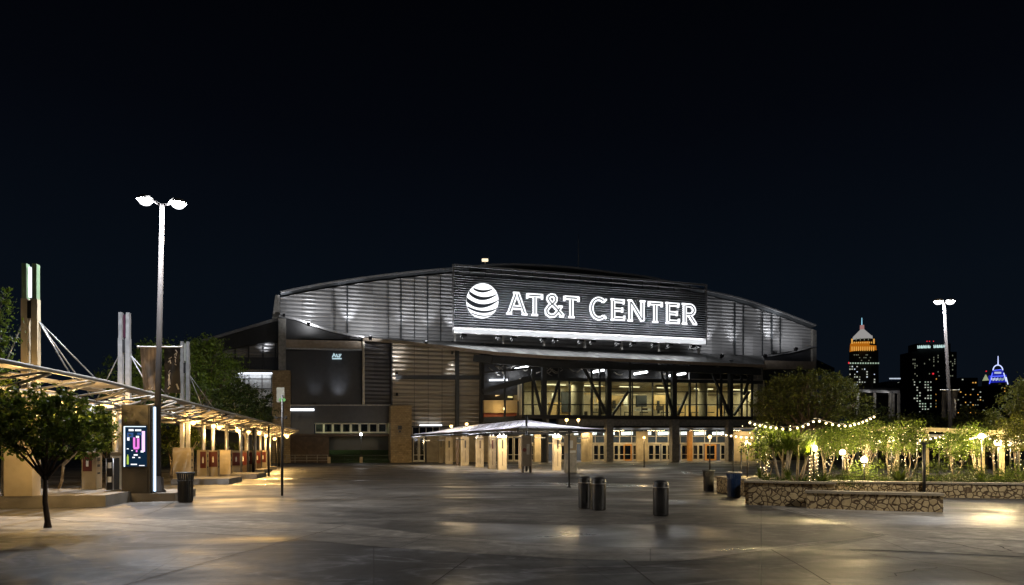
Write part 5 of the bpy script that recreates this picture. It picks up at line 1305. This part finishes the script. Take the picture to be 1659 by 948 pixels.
# ---- left
tree('small_tree', 'small round crowned tree with forked dark trunk in the near left corner', GP(77, 855),
     px_blobs([(62, 690, 60, 44), (122, 684, 50, 44), (20, 668, 48, 38), (80, 655, 48, 28), (146, 706, 34, 32), (30, 718, 40, 26), (-25, 690, 45, 44), (95, 728, 44, 20)], 15.7), 8200, .12, 'leaf', 'bark', .062, clump=.3, shell=.5)
tree('small_tree', 'thin tree right behind the first one, with paler trunk on the island edge', GP(93, 806, .0),
     px_blobs([(140, 690, 32, 34), (165, 700, 22, 30), (110, 680, 30, 30)], 21.5), 3800, .11, 'leaf', 'pale_bark', .06)
tree('tall_tree', 'tall leafy tree cut by the left edge of the photo above the pergola', GX(-40, 18),
     px_blobs([(-45, 560, 55, 75), (-28, 500, 36, 38), (-15, 540, 22, 26), (-25, 610, 40, 50), (-20, 478, 30, 26)], 18), 5200, .11, 'leaf_bright', 'bark', .12)
tl = 'leafy trees behind the pergola'
tree('broad_tree', 'broad tree behind the slim mast with its crown against the sky', GX(318, 57), px_blobs([(318, 600, 44, 48), (350, 590, 36, 38), (290, 615, 36, 48), (330, 566, 26, 20), (365, 620, 34, 34), (318, 655, 50, 30)], 57), 11000, .26, 'leaf', 'bark', .2, group=tl)
tree('broad_tree', 'lower dark tree overhanging the far end of the pergola by the stone pier', GX(398, 56), px_blobs([(395, 650, 30, 28), (418, 660, 22, 26), (375, 645, 30, 26), (408, 683, 30, 18)], 56), 6000, .24, 'leaf_dark', 'pale_bark', .14, group=tl)
tree('broad_tree', 'tree behind the tan banner and the middle mast', GX(225, 52), px_blobs([(232, 600, 28, 42), (200, 612, 34, 30), (255, 590, 28, 36), (215, 640, 40, 24)], 52), 6500, .24, 'leaf', 'bark', .17, group=tl)
tree('low_tree', 'low tree lit warm beneath the pergola right of the screen kiosk', GX(278, 43), px_blobs([(282, 712, 22, 20), (268, 700, 18, 22), (300, 705, 20, 18), (316, 715, 14, 14)], 43), 3800, .16, 'leaf', 'pale_bark', .07, stems=4, group=tl)
tree('low_tree', 'low tree under the pergola between the red pedestal and the kiosk', GX(172, 38), px_blobs([(172, 700, 26, 20), (150, 712, 16, 16), (190, 715, 18, 14)], 38), 2600, .16, 'leaf_olive', 'bark', .07, group=tl)
tree('dark_hedge', 'dark hedge mass in the shade behind the pedestals under the pergola', GX(285, 62), px_blobs([(170, 735, 60, 22), (260, 735, 50, 24), (340, 736, 44, 24), (400, 738, 30, 22)], 62), 5200, .24, 'leaf_dark', 'bark', .1, group=None, cat='hedge', shell=.3)

# ---- right: big trees behind the planter
tree('broad_tree', 'large rounded tree standing before the right end of the arena', GX(1312, 44), px_blobs([(1290, 640, 46, 34), (1335, 632, 40, 32), (1262, 650, 30, 36), (1360, 650, 30, 34), (1310, 615, 30, 16), (1240, 668, 22, 22), (1385, 660, 24, 24), (1310, 668, 55, 22), (1350, 618, 16, 14), (1275, 622, 18, 12), (1228, 650, 14, 14)], 44), 14000, .17, 'leaf_olive', 'bark', .2)
tree('broad_tree', 'big olive green tree cut by the right edge of the photo', GX(1680, 38), px_blobs([(1655, 650, 32, 30), (1628, 668, 26, 24), (1690, 650, 40, 40), (1675, 690, 40, 26), (1610, 690, 24, 18), (1640, 700, 30, 20)], 38), 9000, .15, 'leaf_olive', 'bark', .18)
bt = 'trees closing the garden at the back'
for i, (x, y, rx, ry, d, m_, lab) in enumerate(((1570, 680, 34, 22, 58, 'leaf_olive', 'dim green tree behind the pale pergola beam, right of the distant lamp pole'), (1500, 690, 30, 20, 60, 'leaf_dark', 'dark tree left of the distant lamp pole behind the string lights'), (1452, 690, 30, 24, 52, 'leaf_olive', 'sparse twiggy tree in front of the low pavilion'), (1410, 680, 24, 24, 50, 'leaf_dark', 'dark tree between the rounded tree and the low pavilion'), (1600, 700, 30, 22, 62, 'leaf_olive', 'farthest dim tree on the right beyond the pergola end'))):
    tree('garden_tree', lab, GX(x, d), px_blobs([(x, y, rx, ry), (x - rx * .6, y + 9, rx * .6, ry * .8), (x + rx * .6, y + 8, rx * .6, ry * .8), (x, y + 22, rx, ry * .7)], d), 3800, .22, m_, 'bark', .12, group=bt)
# ---- crape myrtles with pale stems
cm = 'small pale stemmed trees in the planter'
CMY = [(1241, 26.5, 715, 30, 20, 'bare leaning stems at the left edge of the planter, under the bulb string', 'leaf', 1500),
 (1338, 31, 712, 26, 16, 'many stemmed tree right of the fountain shaped plant', 'leaf_bright', 1700), (1372, 33, 708, 30, 18, 'tree whose stems fork low beside the third glowing globe', 'leaf_bright', 1900),
 (1404, 30, 706, 28, 20, 'slender tree in front of the fourth low globe', 'leaf', 1700), (1440, 34, 712, 30, 16, 'tree with two straight pale stems by the pair of bright globes', 'leaf', 1700),
 (1472, 30, 708, 30, 18, 'vase shaped tree with smooth pale trunks left of the cross arm post', 'leaf', 1900), (1545, 31, 718, 28, 16, 'tree just right of the distant lamp pole with thin curved stems', 'leaf_bright', 1800),
 (1580, 33, 712, 24, 18, 'leafy green tree below the pergola beam end', 'leaf_bright', 1600), (1650, 29, 700, 30, 22, 'twisted pale stemmed tree near the right edge of the photo', 'leaf_olive', 1700), (1612, 36, 708, 26, 16, 'fine tree between the two right globes', 'leaf_olive', 1300)]
for x, d, y, rx, ry, lab, m_, n in CMY:
    tree('crape_myrtle', lab, GX(x, d, .44), px_blobs([(x - rx * .45, y + 4, rx * .8, ry * 1.1), (x + rx * .5, y + 1, rx * .75, ry * 1.1), (x, y - 10, rx * .7, ry * .9), (x + rx * .2, y + 18, rx * .5, ry * .7)], d), int(n * 1.7), .10, m_, 'pale_bark', .03, group=cm, stems=4, shell=.2, clump=.45)
    tt = [o for o in COL.objects if o.get('label') == lab][0]; rr = random.Random(int(x)); b = MB(); c0 = GX(x, d, .44)
    for _ in range(38):
        h_ = rr.random(); b.ball(c0 + Vector((rr.gauss(0, .12 + .45 * h_), rr.gauss(0, .12 + .3 * h_), .5 + h_ * 1.9)), rr.uniform(.009, .017), 6, 4)
    o = b.build('light_wrap', 'string_bulb', tt); o['kind'] = 'stuff'
    light('POINT', 'wrap_glow', c0 + Zv * 1.5, 45, (1, .76, .40), .3)
# ---- fountain shaped plants with long narrow leaves
def fountain(label, px, d, base_z, top_z, nst, L_, mat='leaf_bright', nb=100):
    r = random.Random(px); b0 = GX(px, d, base_z); t = thing('ponytail_palm', label, 'palm', b0, 'long leaved palms in the planter')
    for k in range(nst):
        a_ = 6.28 * k / nst + r.random(); o = Vector((math.cos(a_), math.sin(a_) * .6, 0)) * r.uniform(.25, .6); tp = b0 + o * 1.3 + Zv * (top_z - base_z) * r.uniform(.75, 1.05)
        b = MB(); b.tube([b0 + o * .2, b0 + o * .7 + Zv * (top_z - base_z) * .4, tp], [.06, .045, .04], 7); st = b.build('stem', 'pale_bark', t)
        b = MB()
        for _ in range(nb):
            az = r.random() * 6.28; el = r.uniform(.35, 1.5); dr = Vector((math.cos(az) * math.cos(el), math.sin(az) * math.cos(el), math.sin(el))); sd = dr.cross(Zv).normalized() * .026
            l_ = L_ * r.uniform(.6, 1.1); pts = [tp + dr * l_ * t_ - Zv * (l_ * .55 * t_ * t_ * (1.3 - math.sin(el) * .6)) for t_ in (0, .25, .5, .75, 1)]
            k0 = len(b.v)
            vs = []
            for j, p in enumerate(pts): vs += [p - sd * (1 - j * .2), p + sd * (1 - j * .2)]
            b.add(vs, [(2 * j, 2 * j + 1, 2 * j + 3, 2 * j + 2) for j in range(4)], 0, True)
        b.build('leaf_tuft', mat, t)
fountain('tall clump of drooping long green leaves under two bulbs', 1268, 25.6, .44, 1.85, 5, 1.25)
fountain('second drooping long leaved clump right of the first under the string', 1292, 26.5, .44, 1.9, 5, 1.2)
fountain('smaller spiky clump close behind the tall planter wall', 1250, 24.4, .44, .8, 2, .75, 'leaf', 60)
def agave(label, px, d, R, mat, n=26):
    r = random.Random(px + 5); p = GX(px, d, .42); t = thing('agave', label, 'plant', p, 'spiky rosettes in the planter'); b = MB()
    for k in range(n):
        az = 2.4 * k; el = .15 + 1.2 * k / n; dr = Vector((math.cos(az) * math.cos(el), math.sin(az) * math.cos(el), math.sin(el))); sd = dr.cross(Zv).normalized() * R * .09
        l_ = R * r.uniform(.8, 1.1); pts = [p + dr * l_ * t_ - Zv * l_ * .25 * t_ * t_ for t_ in (0, .4, .75, 1)]; vs = []
        for j, q_ in enumerate(pts): w_ = (.6, 1, .7, .05)[j]; vs += [q_ - sd * w_, q_ + sd * w_]
        b.add(vs, [(2 * j, 2 * j + 1, 2 * j + 3, 2 * j + 2) for j in range(3)], 0, True)
    b.build('leaves', mat, t)
for a_ in (('dark spiky rosette at the front of the bed below the white bark trunk', 1330, 24.5, .75, 'leaf_dark'), ('spiky rosette right behind the planter corner', 1300, 24.0, .6, 'leaf_dark'), ('large dark rosette left of the cross arm post', 1458, 28, .8, 'leaf_dark'), ('pale flowered rosette lit bright right of the lamp pole', 1588, 29, .6, 'leaf_bright')): agave(*a_)
def shrub(label, px, d, w, h, mat, n=1300, s=.07):
    r = random.Random(px * 3); c = GX(px, d, .42 + h * .5); t = thing('shrub', label, 'shrub', GX(px, d, .42), 'shrubs in the planter')
    crown([(c, Vector((w / 2, w / 2.4, h * .6))), (c + Vector((w * .3, 0, -h * .1)), Vector((w * .3, w * .3, h * .45))), (c - Vector((w * .3, 0, h * .1)), Vector((w * .3, w * .3, h * .45)))], n, s, r, .3, .4).build('foliage', mat, t)
for a_ in (('low bright shrub at the left front of the planter', 1252, 24.0, 1.2, .45, 'leaf'), ('round dark shrub under the low globe nearest the corner', 1352, 25.2, 1.7, .75, 'leaf_dark'), ('leafy shrub lit yellow beneath the fourth low globe', 1395, 28.0, 1.5, .9, 'leaf_bright'),
  ('dark rounded hedge shrub right of the yellow lit shrub', 1432, 29.0, 1.6, 1.0, 'leaf_dark'), ('dark shrub beside the cross arm post on its right', 1515, 28.2, 2.0, .9, 'leaf_dark'), ('wide dark green shrub at the foot of the distant lamp pole', 1545, 28.8, 2.2, .95, 'leaf'), ('dark shrub under the first bright globe right of the lamp pole', 1600, 28.2, 1.8, .7, 'leaf_dark'), ('low bright green shrub near the right photo edge', 1640, 28.0, 2.0, .5, 'leaf_bright'), ('dense shrub just outside the right edge of the planter view', 1672, 28.5, 2.2, .8, 'leaf')): shrub(*a_)
# low ground cover over the bed
r = random.Random(5); vs, fs = [], []
for _ in range(6500):
    x = r.uniform(1222, 1700); d = r.uniform(24.0 if x < 1350 else 27.0, 33); leaf(vs, fs, GX(x, d, .44 + abs(r.gauss(0, .07))), .10, r, 1.0)
b = MB(); b.add(vs, fs); o = b.build('ground_cover', 'leaf_dark'); o['kind'] = 'stuff'
o['label'] = 'low leafy ground cover over the planting bed'; o['category'] = 'ground cover'

# ================================================================ GARDEN LIGHTS
def festoon(label, pts, d, n, sag, sizes=.038, pw=7, ends=True):
    """cable hung between points with hanging bulbs, kept as one string"""
    q = [P(x, y, dd) for (x, y), dd in zip(pts, d)]; t = thing('string_lights', label, 'string lights', q[0], 'strings of bulbs over the garden')
    path = []
    for a, c in zip(q, q[1:]):
        for i in range(9):
            u = i / 8; path.append(a.lerp(c, u) - Zv * sag * 4 * u * (1 - u))
    b = MB(); b.tube(path, .012, 5); b.build('cable', 'rubber', t)
    tot = [0]
    for a, c in zip(path, path[1:]): tot.append(tot[-1] + (c - a).length)
    for k in range(n):
        s_ = tot[-1] * (k + .5) / n; j = max(i for i in range(len(tot)) if tot[i] <= s_); j = min(j, len(path) - 2)
        p = path[j].lerp(path[j + 1], (s_ - tot[j]) / max(1e-6, tot[j + 1] - tot[j])) - Zv * .09
        b = MB(); b.ball(p, sizes, 8, 5); bu = b.build('bulb', 'string_bulb', t)
        b = MB(); b.tube([p + Zv * sizes * .8, p + Zv * .09], .022, 6); b.build('socket', 'rubber', bu)
        if k % 2 == 0: light('POINT', 'string_light', p, pw * 3, (1, .75, .38), .05)
festoon('string of bulbs sagging from the arena side down to the long leaved palms', [(1211, 680), (1262, 690)], (27, 25.5), 6, .05, .042)
festoon('string of bulbs rising from the palms to a peak before the big tree', [(1262, 690), (1290, 690), (1322, 677)], (25.5, 26, 27), 6, .05, .042)
festoon('string of bulbs in front of the big tree climbing right to its highest bulb', [(1322, 677), (1375, 687), (1419, 671)], (27, 29, 32), 12, .06, .045)
festoon('near level string of bulbs from the pair of bright globes to the lamp pole', [(1400, 708), (1445, 706), (1520, 706)], (31, 32, 34), 13, .12, .055)
festoon('dense string of bulbs sweeping from the lamp pole up to the pergola post', [(1520, 704), (1552, 711), (1592, 702)], (34, 33, 31), 14, .05, .044)
festoon('string of bulbs running out of the photo at the right edge', [(1592, 702), (1620, 712), (1690, 716)], (31, 30, 29), 8, .06, .045)
festoon('string of small bulbs low among the branches left of the tall palms', [(1165, 700), (1240, 706)], (36, 33), 9, .08, .05, 5)
def globe(label, px, py, d, r_=.13, pw=70, post=True):
    pw *= 4.6
    r_ *= 1.15; q = P(px, py, d); t = thing('globe_lamp', label, 'globe lamp', q, 'bright globe lamps in the garden')
    b = MB(); b.ball(q, r_, 12, 8); b.build('globe', 'string_bulb', t)
    b = MB(); b.lathe(q, [(r_ * .5, -r_ * 1.25), (r_ * .6, -r_ * .8)], 10)
    b.tube([q - Zv * r_ * 1.1, Vector((q.x, q.y, .42))], .03, 7); b.build('stake', 'black', t)
    light('POINT', 'globe_light', q, pw, (1, .75, .37), r_ * .6)
for a_ in (('bright globe hanging low before the doors at the left end of the garden', 1211, 719, 27.5, .12, 60), ('globe in front of the white bark trunk', 1318.5, 726.5, 26, .12, 80), ('low globe third from the left in the garden', 1365, 733, 28, .11, 60), ('lowest globe deep among the pale stems', 1400, 745, 27.5, .12, 75),
   ('left one of the pair of bright globes under the short cross string', 1420, 715.5, 31, .13, 70), ('right one of the pair of bright globes under the short cross string', 1444, 712.5, 32, .13, 70), ('bright globe just left of the cross arm post', 1486, 716, 31, .14, 85), ('small orange globe right of the cross arm post', 1521.5, 719, 34, .09, 25),
   ('bright globe at the foot of the pergola post', 1590, 707, 31, .12, 75), ('bright globe right of the pergola post', 1617, 717.5, 31, .14, 80), ('globe second from the right edge', 1637, 718, 31, .13, 60), ('globe nearest the right edge', 1648.5, 716.5, 31, .12, 60)): globe(*a_)
# white bark trunk wrapped in lights
p = GX(1318.5, 26.3, .44); t = thing('wrapped_trunk', 'short trunk wrapped in small white lights under its globe', 'trunk', p)
b = MB(); b.tube([p, p + Zv * .6, P(1318.5, 731, 26.3)], [.15, .14, .13], 10); b.build('trunk', 'pale_bark', t)
b = MB()
for k in range(70):
    a_ = k * .75; z = .1 + 1.15 * k / 70; b.ball(p + Vector((.155 * math.cos(a_), .155 * math.sin(a_), z)), .013, 6, 4)
o = b.build('light_wrap', 'string_bulb', t); o['kind'] = 'stuff'
# pale pergola beam on the right
PT = thing('garden_pergola', 'pale timber pergola with a long beam behind the string lights on the right', 'pergola', GX(1530, 37))
MT['timber'] = M('pale_timber', (.45, .38, .22), .7, scale=4, var=.3, stretch=(1, 1, 6))
for (x0, y0, d0, x1, y1, d1, w_) in ((1390, 694, 38, 1548, 697, 36, .22), (1530, 697.5, 36.2, 1624, 702, 33, .26), (1390, 706, 46, 1540, 706, 46, .18)):
    b = MB(); b.bar(P(x0, y0, d0), P(x1, y1, d1), .12, w_); b.build('beam', 'timber', PT)
for i in range(0):
    t_ = i / 15; a = P(1390, 693, 38).lerp(P(1624, 700, 33), t_); b = MB(); b.bar(a + Zv * .16 - Vector((0, .4, 0)), a + Zv * .16 + Vector((1.2, 6, 0)), .06, .12); b.build('rafter', 'timber', PT)
for px, d in ((1402, 38), (1452, 37.4), (1500, 36.8), (1590, 34.2), (1622, 33.2)):
    p = GX(px, d); b = MB(); b.box(p, .2, .2, 2.82, .2); b.build('post', 'timber', PT)

# ================================================================ SKYLINE
def rng(s): return random.Random(s)
MT['tower_wall'] = M('tower_wall', (.05, .04, .03), .9, scale=.05, bump=0)
MT['city_wall'] = M('city_wall', (.012, .012, .014), .9, scale=.05, bump=0)
GLOWS = {'white': EM('window_white', (.9, .95, .80), .5), 'green': EM('window_green', (.72, .95, .72), .45), 'amber': EM('window_amber', (1, .50, .10), .75), 'dim': EM('window_dim', (.8, .85, .6), .2), 'red': EM('beacon_red', (1, .03, .05), .9), 'cool': EM('window_cool', (.75, .85, 1), .8)}
def winmesh(w, h):
    me = bpy.data.meshes.new('window'); me.from_pydata([(-w/2, 0, -h/2), (w/2, 0, -h/2), (w/2, 0, h/2), (-w/2, 0, h/2), (-w/2, .4, -h/2), (w/2, .4, -h/2), (w/2, .4, h/2), (-w/2, .4, h/2)], [], [(0, 1, 2, 3), (4, 7, 6, 5), (0, 4, 5, 1), (1, 5, 6, 2), (2, 6, 7, 3), (3, 7, 4, 0)]); return me
WCACHE = {}
def window(par, px, py, d, w, h, g):
    k = (round(w, 2), round(h, 2), g)
    if k not in WCACHE: WCACHE[k] = winmesh(w * d / F, h * d / F); WCACHE[k].materials.append(GLOWS[g])
    o = bpy.data.objects.new('window', WCACHE[k]); COL.objects.link(o); o.parent = par; o.location = P(px, py, d) - WORLD_AT[par.name]
def block(name, label, x0, x1, ytop, d, mat='city_wall', dep=30, cat='building', group=None):
    t = thing(name, label, cat, GX((x0 + x1) / 2, d), group)
    a, c = P(x0, ytop, d), P(x1, ytop, d); b = MB(); b.hexa([Vector((a.x, d, -.02)), Vector((c.x, d, -.02)), Vector((c.x, d + dep, -.02)), Vector((a.x, d + dep, -.02))], [a, c, c + Vector((0, dep, 0)), a + Vector((0, dep, 0))])
    b.build('wall', mat, t); return t
# lit tower with orange crown
D = 900
TW = thing('landmark_tower', 'octagonal brick tower with orange lit crown and glowing blue spire', 'tower', GX(1398, D + 15))
def ring(px, d, ry0, ry1, r0, r1, name, mat, n=8, par=TW):
    c = GX(px, d); b = MB(); z0, z1 = EYE + (HY - ry0) / F * d, EYE + (HY - ry1) / F * d
    b.lathe(c, [(r0 / F * d, z0), (r1 / F * d, z1), (.01, z1)], n); 
    for i in range(len(b.sm)): b.sm[i] = False
    return b.build(name, mat, par)
ring(1399, D, 735, 570, 24, 22, 'shaft', 'tower_wall'); ring(1398.5, D, 570, 555.5, 20, 19.5, 'upper_shaft', 'tower_wall')
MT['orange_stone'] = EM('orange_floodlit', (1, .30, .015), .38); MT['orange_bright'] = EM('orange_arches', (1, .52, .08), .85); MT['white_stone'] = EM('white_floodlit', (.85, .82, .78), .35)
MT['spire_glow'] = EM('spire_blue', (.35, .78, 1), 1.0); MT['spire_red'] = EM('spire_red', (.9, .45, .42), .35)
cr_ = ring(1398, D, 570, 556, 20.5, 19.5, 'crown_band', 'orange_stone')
for i in range(11): window(TW, 1380.5 + i * 3.5, 565, D - 18, 1.3, 7, 'amber')
for i in range(11): window(TW, 1380.5 + i * 3.5, 555, D - 18, 1.6, 2.4, 'amber')
ring(1398, D, 556, 551, 18.8, 18.2, 'crown_step', 'tower_wall'); 
for px in (1380.5, 1416): window(TW, px, 553, D - 19, 2.2, 8, 'amber')
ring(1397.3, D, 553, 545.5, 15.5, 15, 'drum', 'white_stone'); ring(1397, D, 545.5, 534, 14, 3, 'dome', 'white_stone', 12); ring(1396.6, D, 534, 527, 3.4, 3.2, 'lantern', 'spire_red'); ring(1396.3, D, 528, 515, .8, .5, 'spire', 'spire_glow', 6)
for i in range(9): window(TW, 1384 + i * 3.3, 549.5, D - 15, 1.2, 4, 'dim') if i % 2 else None
rr = rng(4)
for i in range(12): window(TW, 1378 + i * 4.1, 588.5 - .0 * i, D - 21, 2.2, 2.2, 'green')
for _ in range(44):
    x = rr.choice([1377 + 4.0 * k for k in range(11)]); y = rr.choice([594 + 4.2 * k for k in range(8)])
    if x > 1405 and rr.random() < .5: continue
    window(TW, x + rr.uniform(-.3, .3), y, D - 21.5, rr.choice((1.4, 2.0)), rr.choice((1.4, 2.0)), rr.choice(('white', 'white', 'cool', 'dim')))
for _ in range(12): window(TW, rr.uniform(1382, 1415), rr.choice((575, 579.5, 584)), D - 21, 1.4, 1.2, 'dim')
window(TW, 1375.3, 588, D - 25, 1.8, 3, 'red')
# hotel slab with illegible lit roof letters
HT = block('hotel_tower', 'broad dark hotel slab with illuminated letters along its roof edge', 1477, 1550, 570, 1000, 'city_wall')
a = block('x', 'x', 0, 1, 700, 1000); 
for ch in list(a.children): bpy.data.objects.remove(ch)
bpy.data.objects.remove(a)
b = MB(); q0, q1 = P(1486, 556.5, 1002), P(1540, 556.5, 1002); b.hexa([Vector((q0.x, 1002, P(0, 572, 1000).z)), Vector((q1.x, 1002, P(0, 572, 1000).z)), Vector((q1.x, 1025, P(0, 572, 1000).z)), Vector((q0.x, 1025, P(0, 572, 1000).z))], [q0, q1, q1 + Vector((0, 23, 0)), q0 + Vector((0, 23, 0))]); b.build('roof_block', 'city_wall', HT)
MT['roof_letters'] = EM('roof_letters_glow', (.70, .98, .95), .9)
rr = rng(8); x = 1487
for w_ in (7, 7):
    for i in range(w_):
        y = 562.2 - (x - 1487) * .03; b = MB(); kk = i % 4
        b.bar(P(x, y + 2.2, 996), P(x, y - 2.4, 996), .9, .6); 
        if kk in (0, 2): b.bar(P(x, y + 1.9, 996), P(x + 2, y + 1.9, 996), .9, .7)
        if kk in (1, 2, 3): b.bar(P(x + 2, y + 2.2, 996), P(x + 2, y - 1.4, 996), .9, .6)
        if kk == 0: b.bar(P(x, y, 996), P(x + 2, y, 996), .9, .6)
        b.build('roof_letter', 'roof_letters', HT); x += 2.95
    x += 5.5
for px in (1502, 1506, 1512.5): window(HT, px, 553, 1001, 1.3, 1.3, 'red')
for _ in range(95):
    col_ = rr.choice((1479.5, 1482.5, 1486, 1536.5, 1540.5, 1543.5, 1547, 1498, 1506, 1513, 1520)); window(HT, col_, rr.choice([576 + 3.3 * k for k in range(20)]), 999, 1.1, 1.9, 'dim')
# blue lit tower
BT = thing('stepped_tower', 'distant stepped tower with neon blue arch and thin spire', 'tower', GX(1616, 1000))
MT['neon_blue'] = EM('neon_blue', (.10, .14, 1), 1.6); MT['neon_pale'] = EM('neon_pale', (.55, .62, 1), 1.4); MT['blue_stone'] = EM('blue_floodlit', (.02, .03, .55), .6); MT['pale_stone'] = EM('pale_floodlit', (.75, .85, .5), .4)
ring(1616, 1000, 735, 621, 17, 16, 'shaft', 'city_wall', 8, BT); ring(1616, 1000, 621, 608, 13, 12, 'upper_step', 'blue_stone', 8, BT); ring(1616.5, 1000, 608, 600, 8.5, 7.5, 'lantern_step', 'blue_stone', 8, BT); ring(1617, 1000, 591, 577, .9, .5, 'spire', 'neon_pale', 6, BT)
arcp = [P(1616.7 + 7.8 * math.cos(math.pi * k / 12), 600 - 8.5 * math.sin(math.pi * k / 12), 986) for k in range(13)]; b = MB(); b.tube(arcp, .75, 6); b.build('neon_arch', 'neon_pale', BT)
for (x0, y0, x1, y1) in ((1608, 604, 1604, 618), (1604, 618, 1603, 622), (1626, 604, 1630, 618), (1630, 611, 1633, 623), (1611, 600, 1622, 599), (1605, 610, 1629, 609)):
    b = MB(); b.bar(P(x0, y0, 985), P(x1, y1, 985), .8, .9); b.build('neon_line', 'neon_pale' if x0 > 1620 else 'neon_blue', BT)
for i in range(9): window(BT, 1607 + i * 2.4, 614 + (i % 2), 984, 1.3, 4, 'green' if i > 4 else 'cool')
for i in range(7): window(BT, 1612 + i * 1.6, 604, 985, .9, 3, 'cool')
PC = thing('pointed_block', 'small pale green lit pointed roof just left of the blue tower', 'building', GX(1597, 1000))
ring(1597, 1000, 735, 617, 6.5, 6.2, 'wall', 'city_wall', 4, PC); ring(1597, 1000, 617, 607, 5.6, .6, 'roof', 'pale_stone', 4, PC); window(PC, 1598, 601.5, 999, 1.5, 1.8, 'red')
# other blocks with lit windows
def city(label, x0, x1, yt, d, n, cols, glow, sx=4.2, sy=4.2, ww=1.7, seed=1, name='office_block'):
    t = block(name, label, x0, x1, yt, d, group='city blocks behind the garden'); rr = rng(seed); done = set()
    nx, ny = max(1, int((x1 - x0 - 2) / sx)), max(1, int((672 - yt) / sy))
    for _ in range(n):
        i, j = rr.randrange(nx), rr.randrange(ny)
        if (i, j) in done: continue
        done.add((i, j)); window(t, x0 + 2 + sx * (i + .4), yt + 3 + sy * j, d - .3, ww * rr.uniform(.7, 1.2), ww * rr.uniform(.7, 1.1), rr.choice(glow))
    return t
t = city('wide dark office block with scattered white windows in front of the hotel', 1478, 1514, 616, 700, 46, 0, ('white', 'green', 'white'), 4.4, 4.4, 1.9, 2)
t = city('narrow block with reddish amber windows behind the lamp pole banner', 1509, 1528, 606, 760, 16, 0, ('amber', 'amber', 'dim'), 4.4, 5, 1.8, 3); window(t, 1512, 605.5, 758, 2.4, 2.4, 'red')
t = city('low block with small blue lit roof letters left of the hotel', 1436, 1470, 618, 820, 4, 0, ('amber', 'dim'), 4, 4.4, 1.5, 4)
for i in range(8): window(t, 1442 + i * 2.3, 613.4, 816, 1.7, 1.9, 'cool')
b = MB(); b.bar(P(1440, 617, 819), P(1461, 617, 819), 1.5, .7); b.build('sign_rail', 'city_wall', t)
t = city('low block with pale roof letters and a row of amber windows', 1454, 1480, 623, 780, 5, 0, ('white', 'dim'), 4, 4.4, 1.5, 5)
for i in range(10): window(t, 1455.5 + i * 2.1, 620.4, 776, 1.6, 1.7, 'white')
for i in range(7): window(t, 1456 + i * 3, 626.5, 776, 1.8, 1.2, 'amber')
t = city('stepped block with yellow windows left of the blue tower', 1556, 1584, 612, 860, 12, 0, ('amber', 'amber', 'white'), 4.2, 5, 2.0, 6)
t = city('long low block with a row of amber windows right of the lamp pole', 1549, 1592, 628, 640, 26, 0, ('amber', 'amber', 'white', 'dim'), 4.0, 4.2, 1.8, 7)
t = city('dark block below the blue tower with a few white windows', 1584, 1640, 626, 720, 16, 0, ('white', 'dim', 'amber'), 5, 5, 1.5, 8); 
t = city('dim block at the far right behind the olive tree', 1634, 1700, 634, 600, 8, 0, ('dim', 'amber'), 5, 5, 1.5, 9)
t = city('plain dark block between the orange crowned tower and the low sign blocks', 1421, 1446, 638, 560, 5, 0, ('dim', 'white'), 4, 4, 1.4, 10); window(t, 1477 - 55, 636, 559, 1, 1, 'dim')
b = MB()
# low pavilion with lit fascia
PV = thing('pavilion', 'low flat roofed pavilion with white lit fascia and posts behind the trees', 'pavilion', GX(1420, 72))
a, c = P(1384, 627, 72), P(1458, 629.5, 72)
b = MB(); b.hexa([a - Zv * .5, c - Zv * .5, c - Zv * .5 + Vector((0, 10, 0)), a - Zv * .5 + Vector((0, 10, 0))], [a, c, c + Vector((0, 10, 0)), a + Vector((0, 10, 0))]); b.build('roof', 'black_clad', PV)
b = MB(); b.bar(P(1386, 633, 71.8), P(1457, 635, 71.8), .15, .28); b.build('lit_fascia', 'galv', PV)
for px in (1390, 1417, 1442, 1447, 1456):
    p = GX(px, 72.2); b = MB(); b.box(p, .2, .2, P(px, 634, 72).z); b.build('post', 'galv2', PV)
b = MB(); a, c = GX(1386, 78), GX(1458, 78); b.hexa([a, c, c + Vector((0, .4, 0)), a + Vector((0, .4, 0))], [p + Zv * (P(0, 634, 78).z) for p in (a, c, c + Vector((0, .4, 0)), a + Vector((0, .4, 0)))]); b.build('wall', 'city_wall', PV)
for px in (1393, 1416, 1444):
    light('POINT', 'pavilion_light', P(px, 639, 71.2), 16, (1, .96, .92), .1)
    b = MB(); b.box(P(px, 636.5, 71.4), .3, .2, .12); b.build('pavilion_lamp', 'black', PV)
# distant dark wooded rise
b = MB(); rr = rng(21)
vs, fs = [], []
for _ in range(9000):
    x = rr.uniform(1230, 1900); d = rr.uniform(95, 130); top = 694 + 8 * math.sin(x * .05) + 5 * math.sin(x * .13); leaf(vs, fs, P(x, rr.uniform(top, 726), d), .9, rr)
b.add(vs, fs); o = b.build('far_woods', 'leaf_dark'); o['kind'] = 'stuff'; o['label'] = 'dark band of woods below the city skyline'; o['category'] = 'woods'
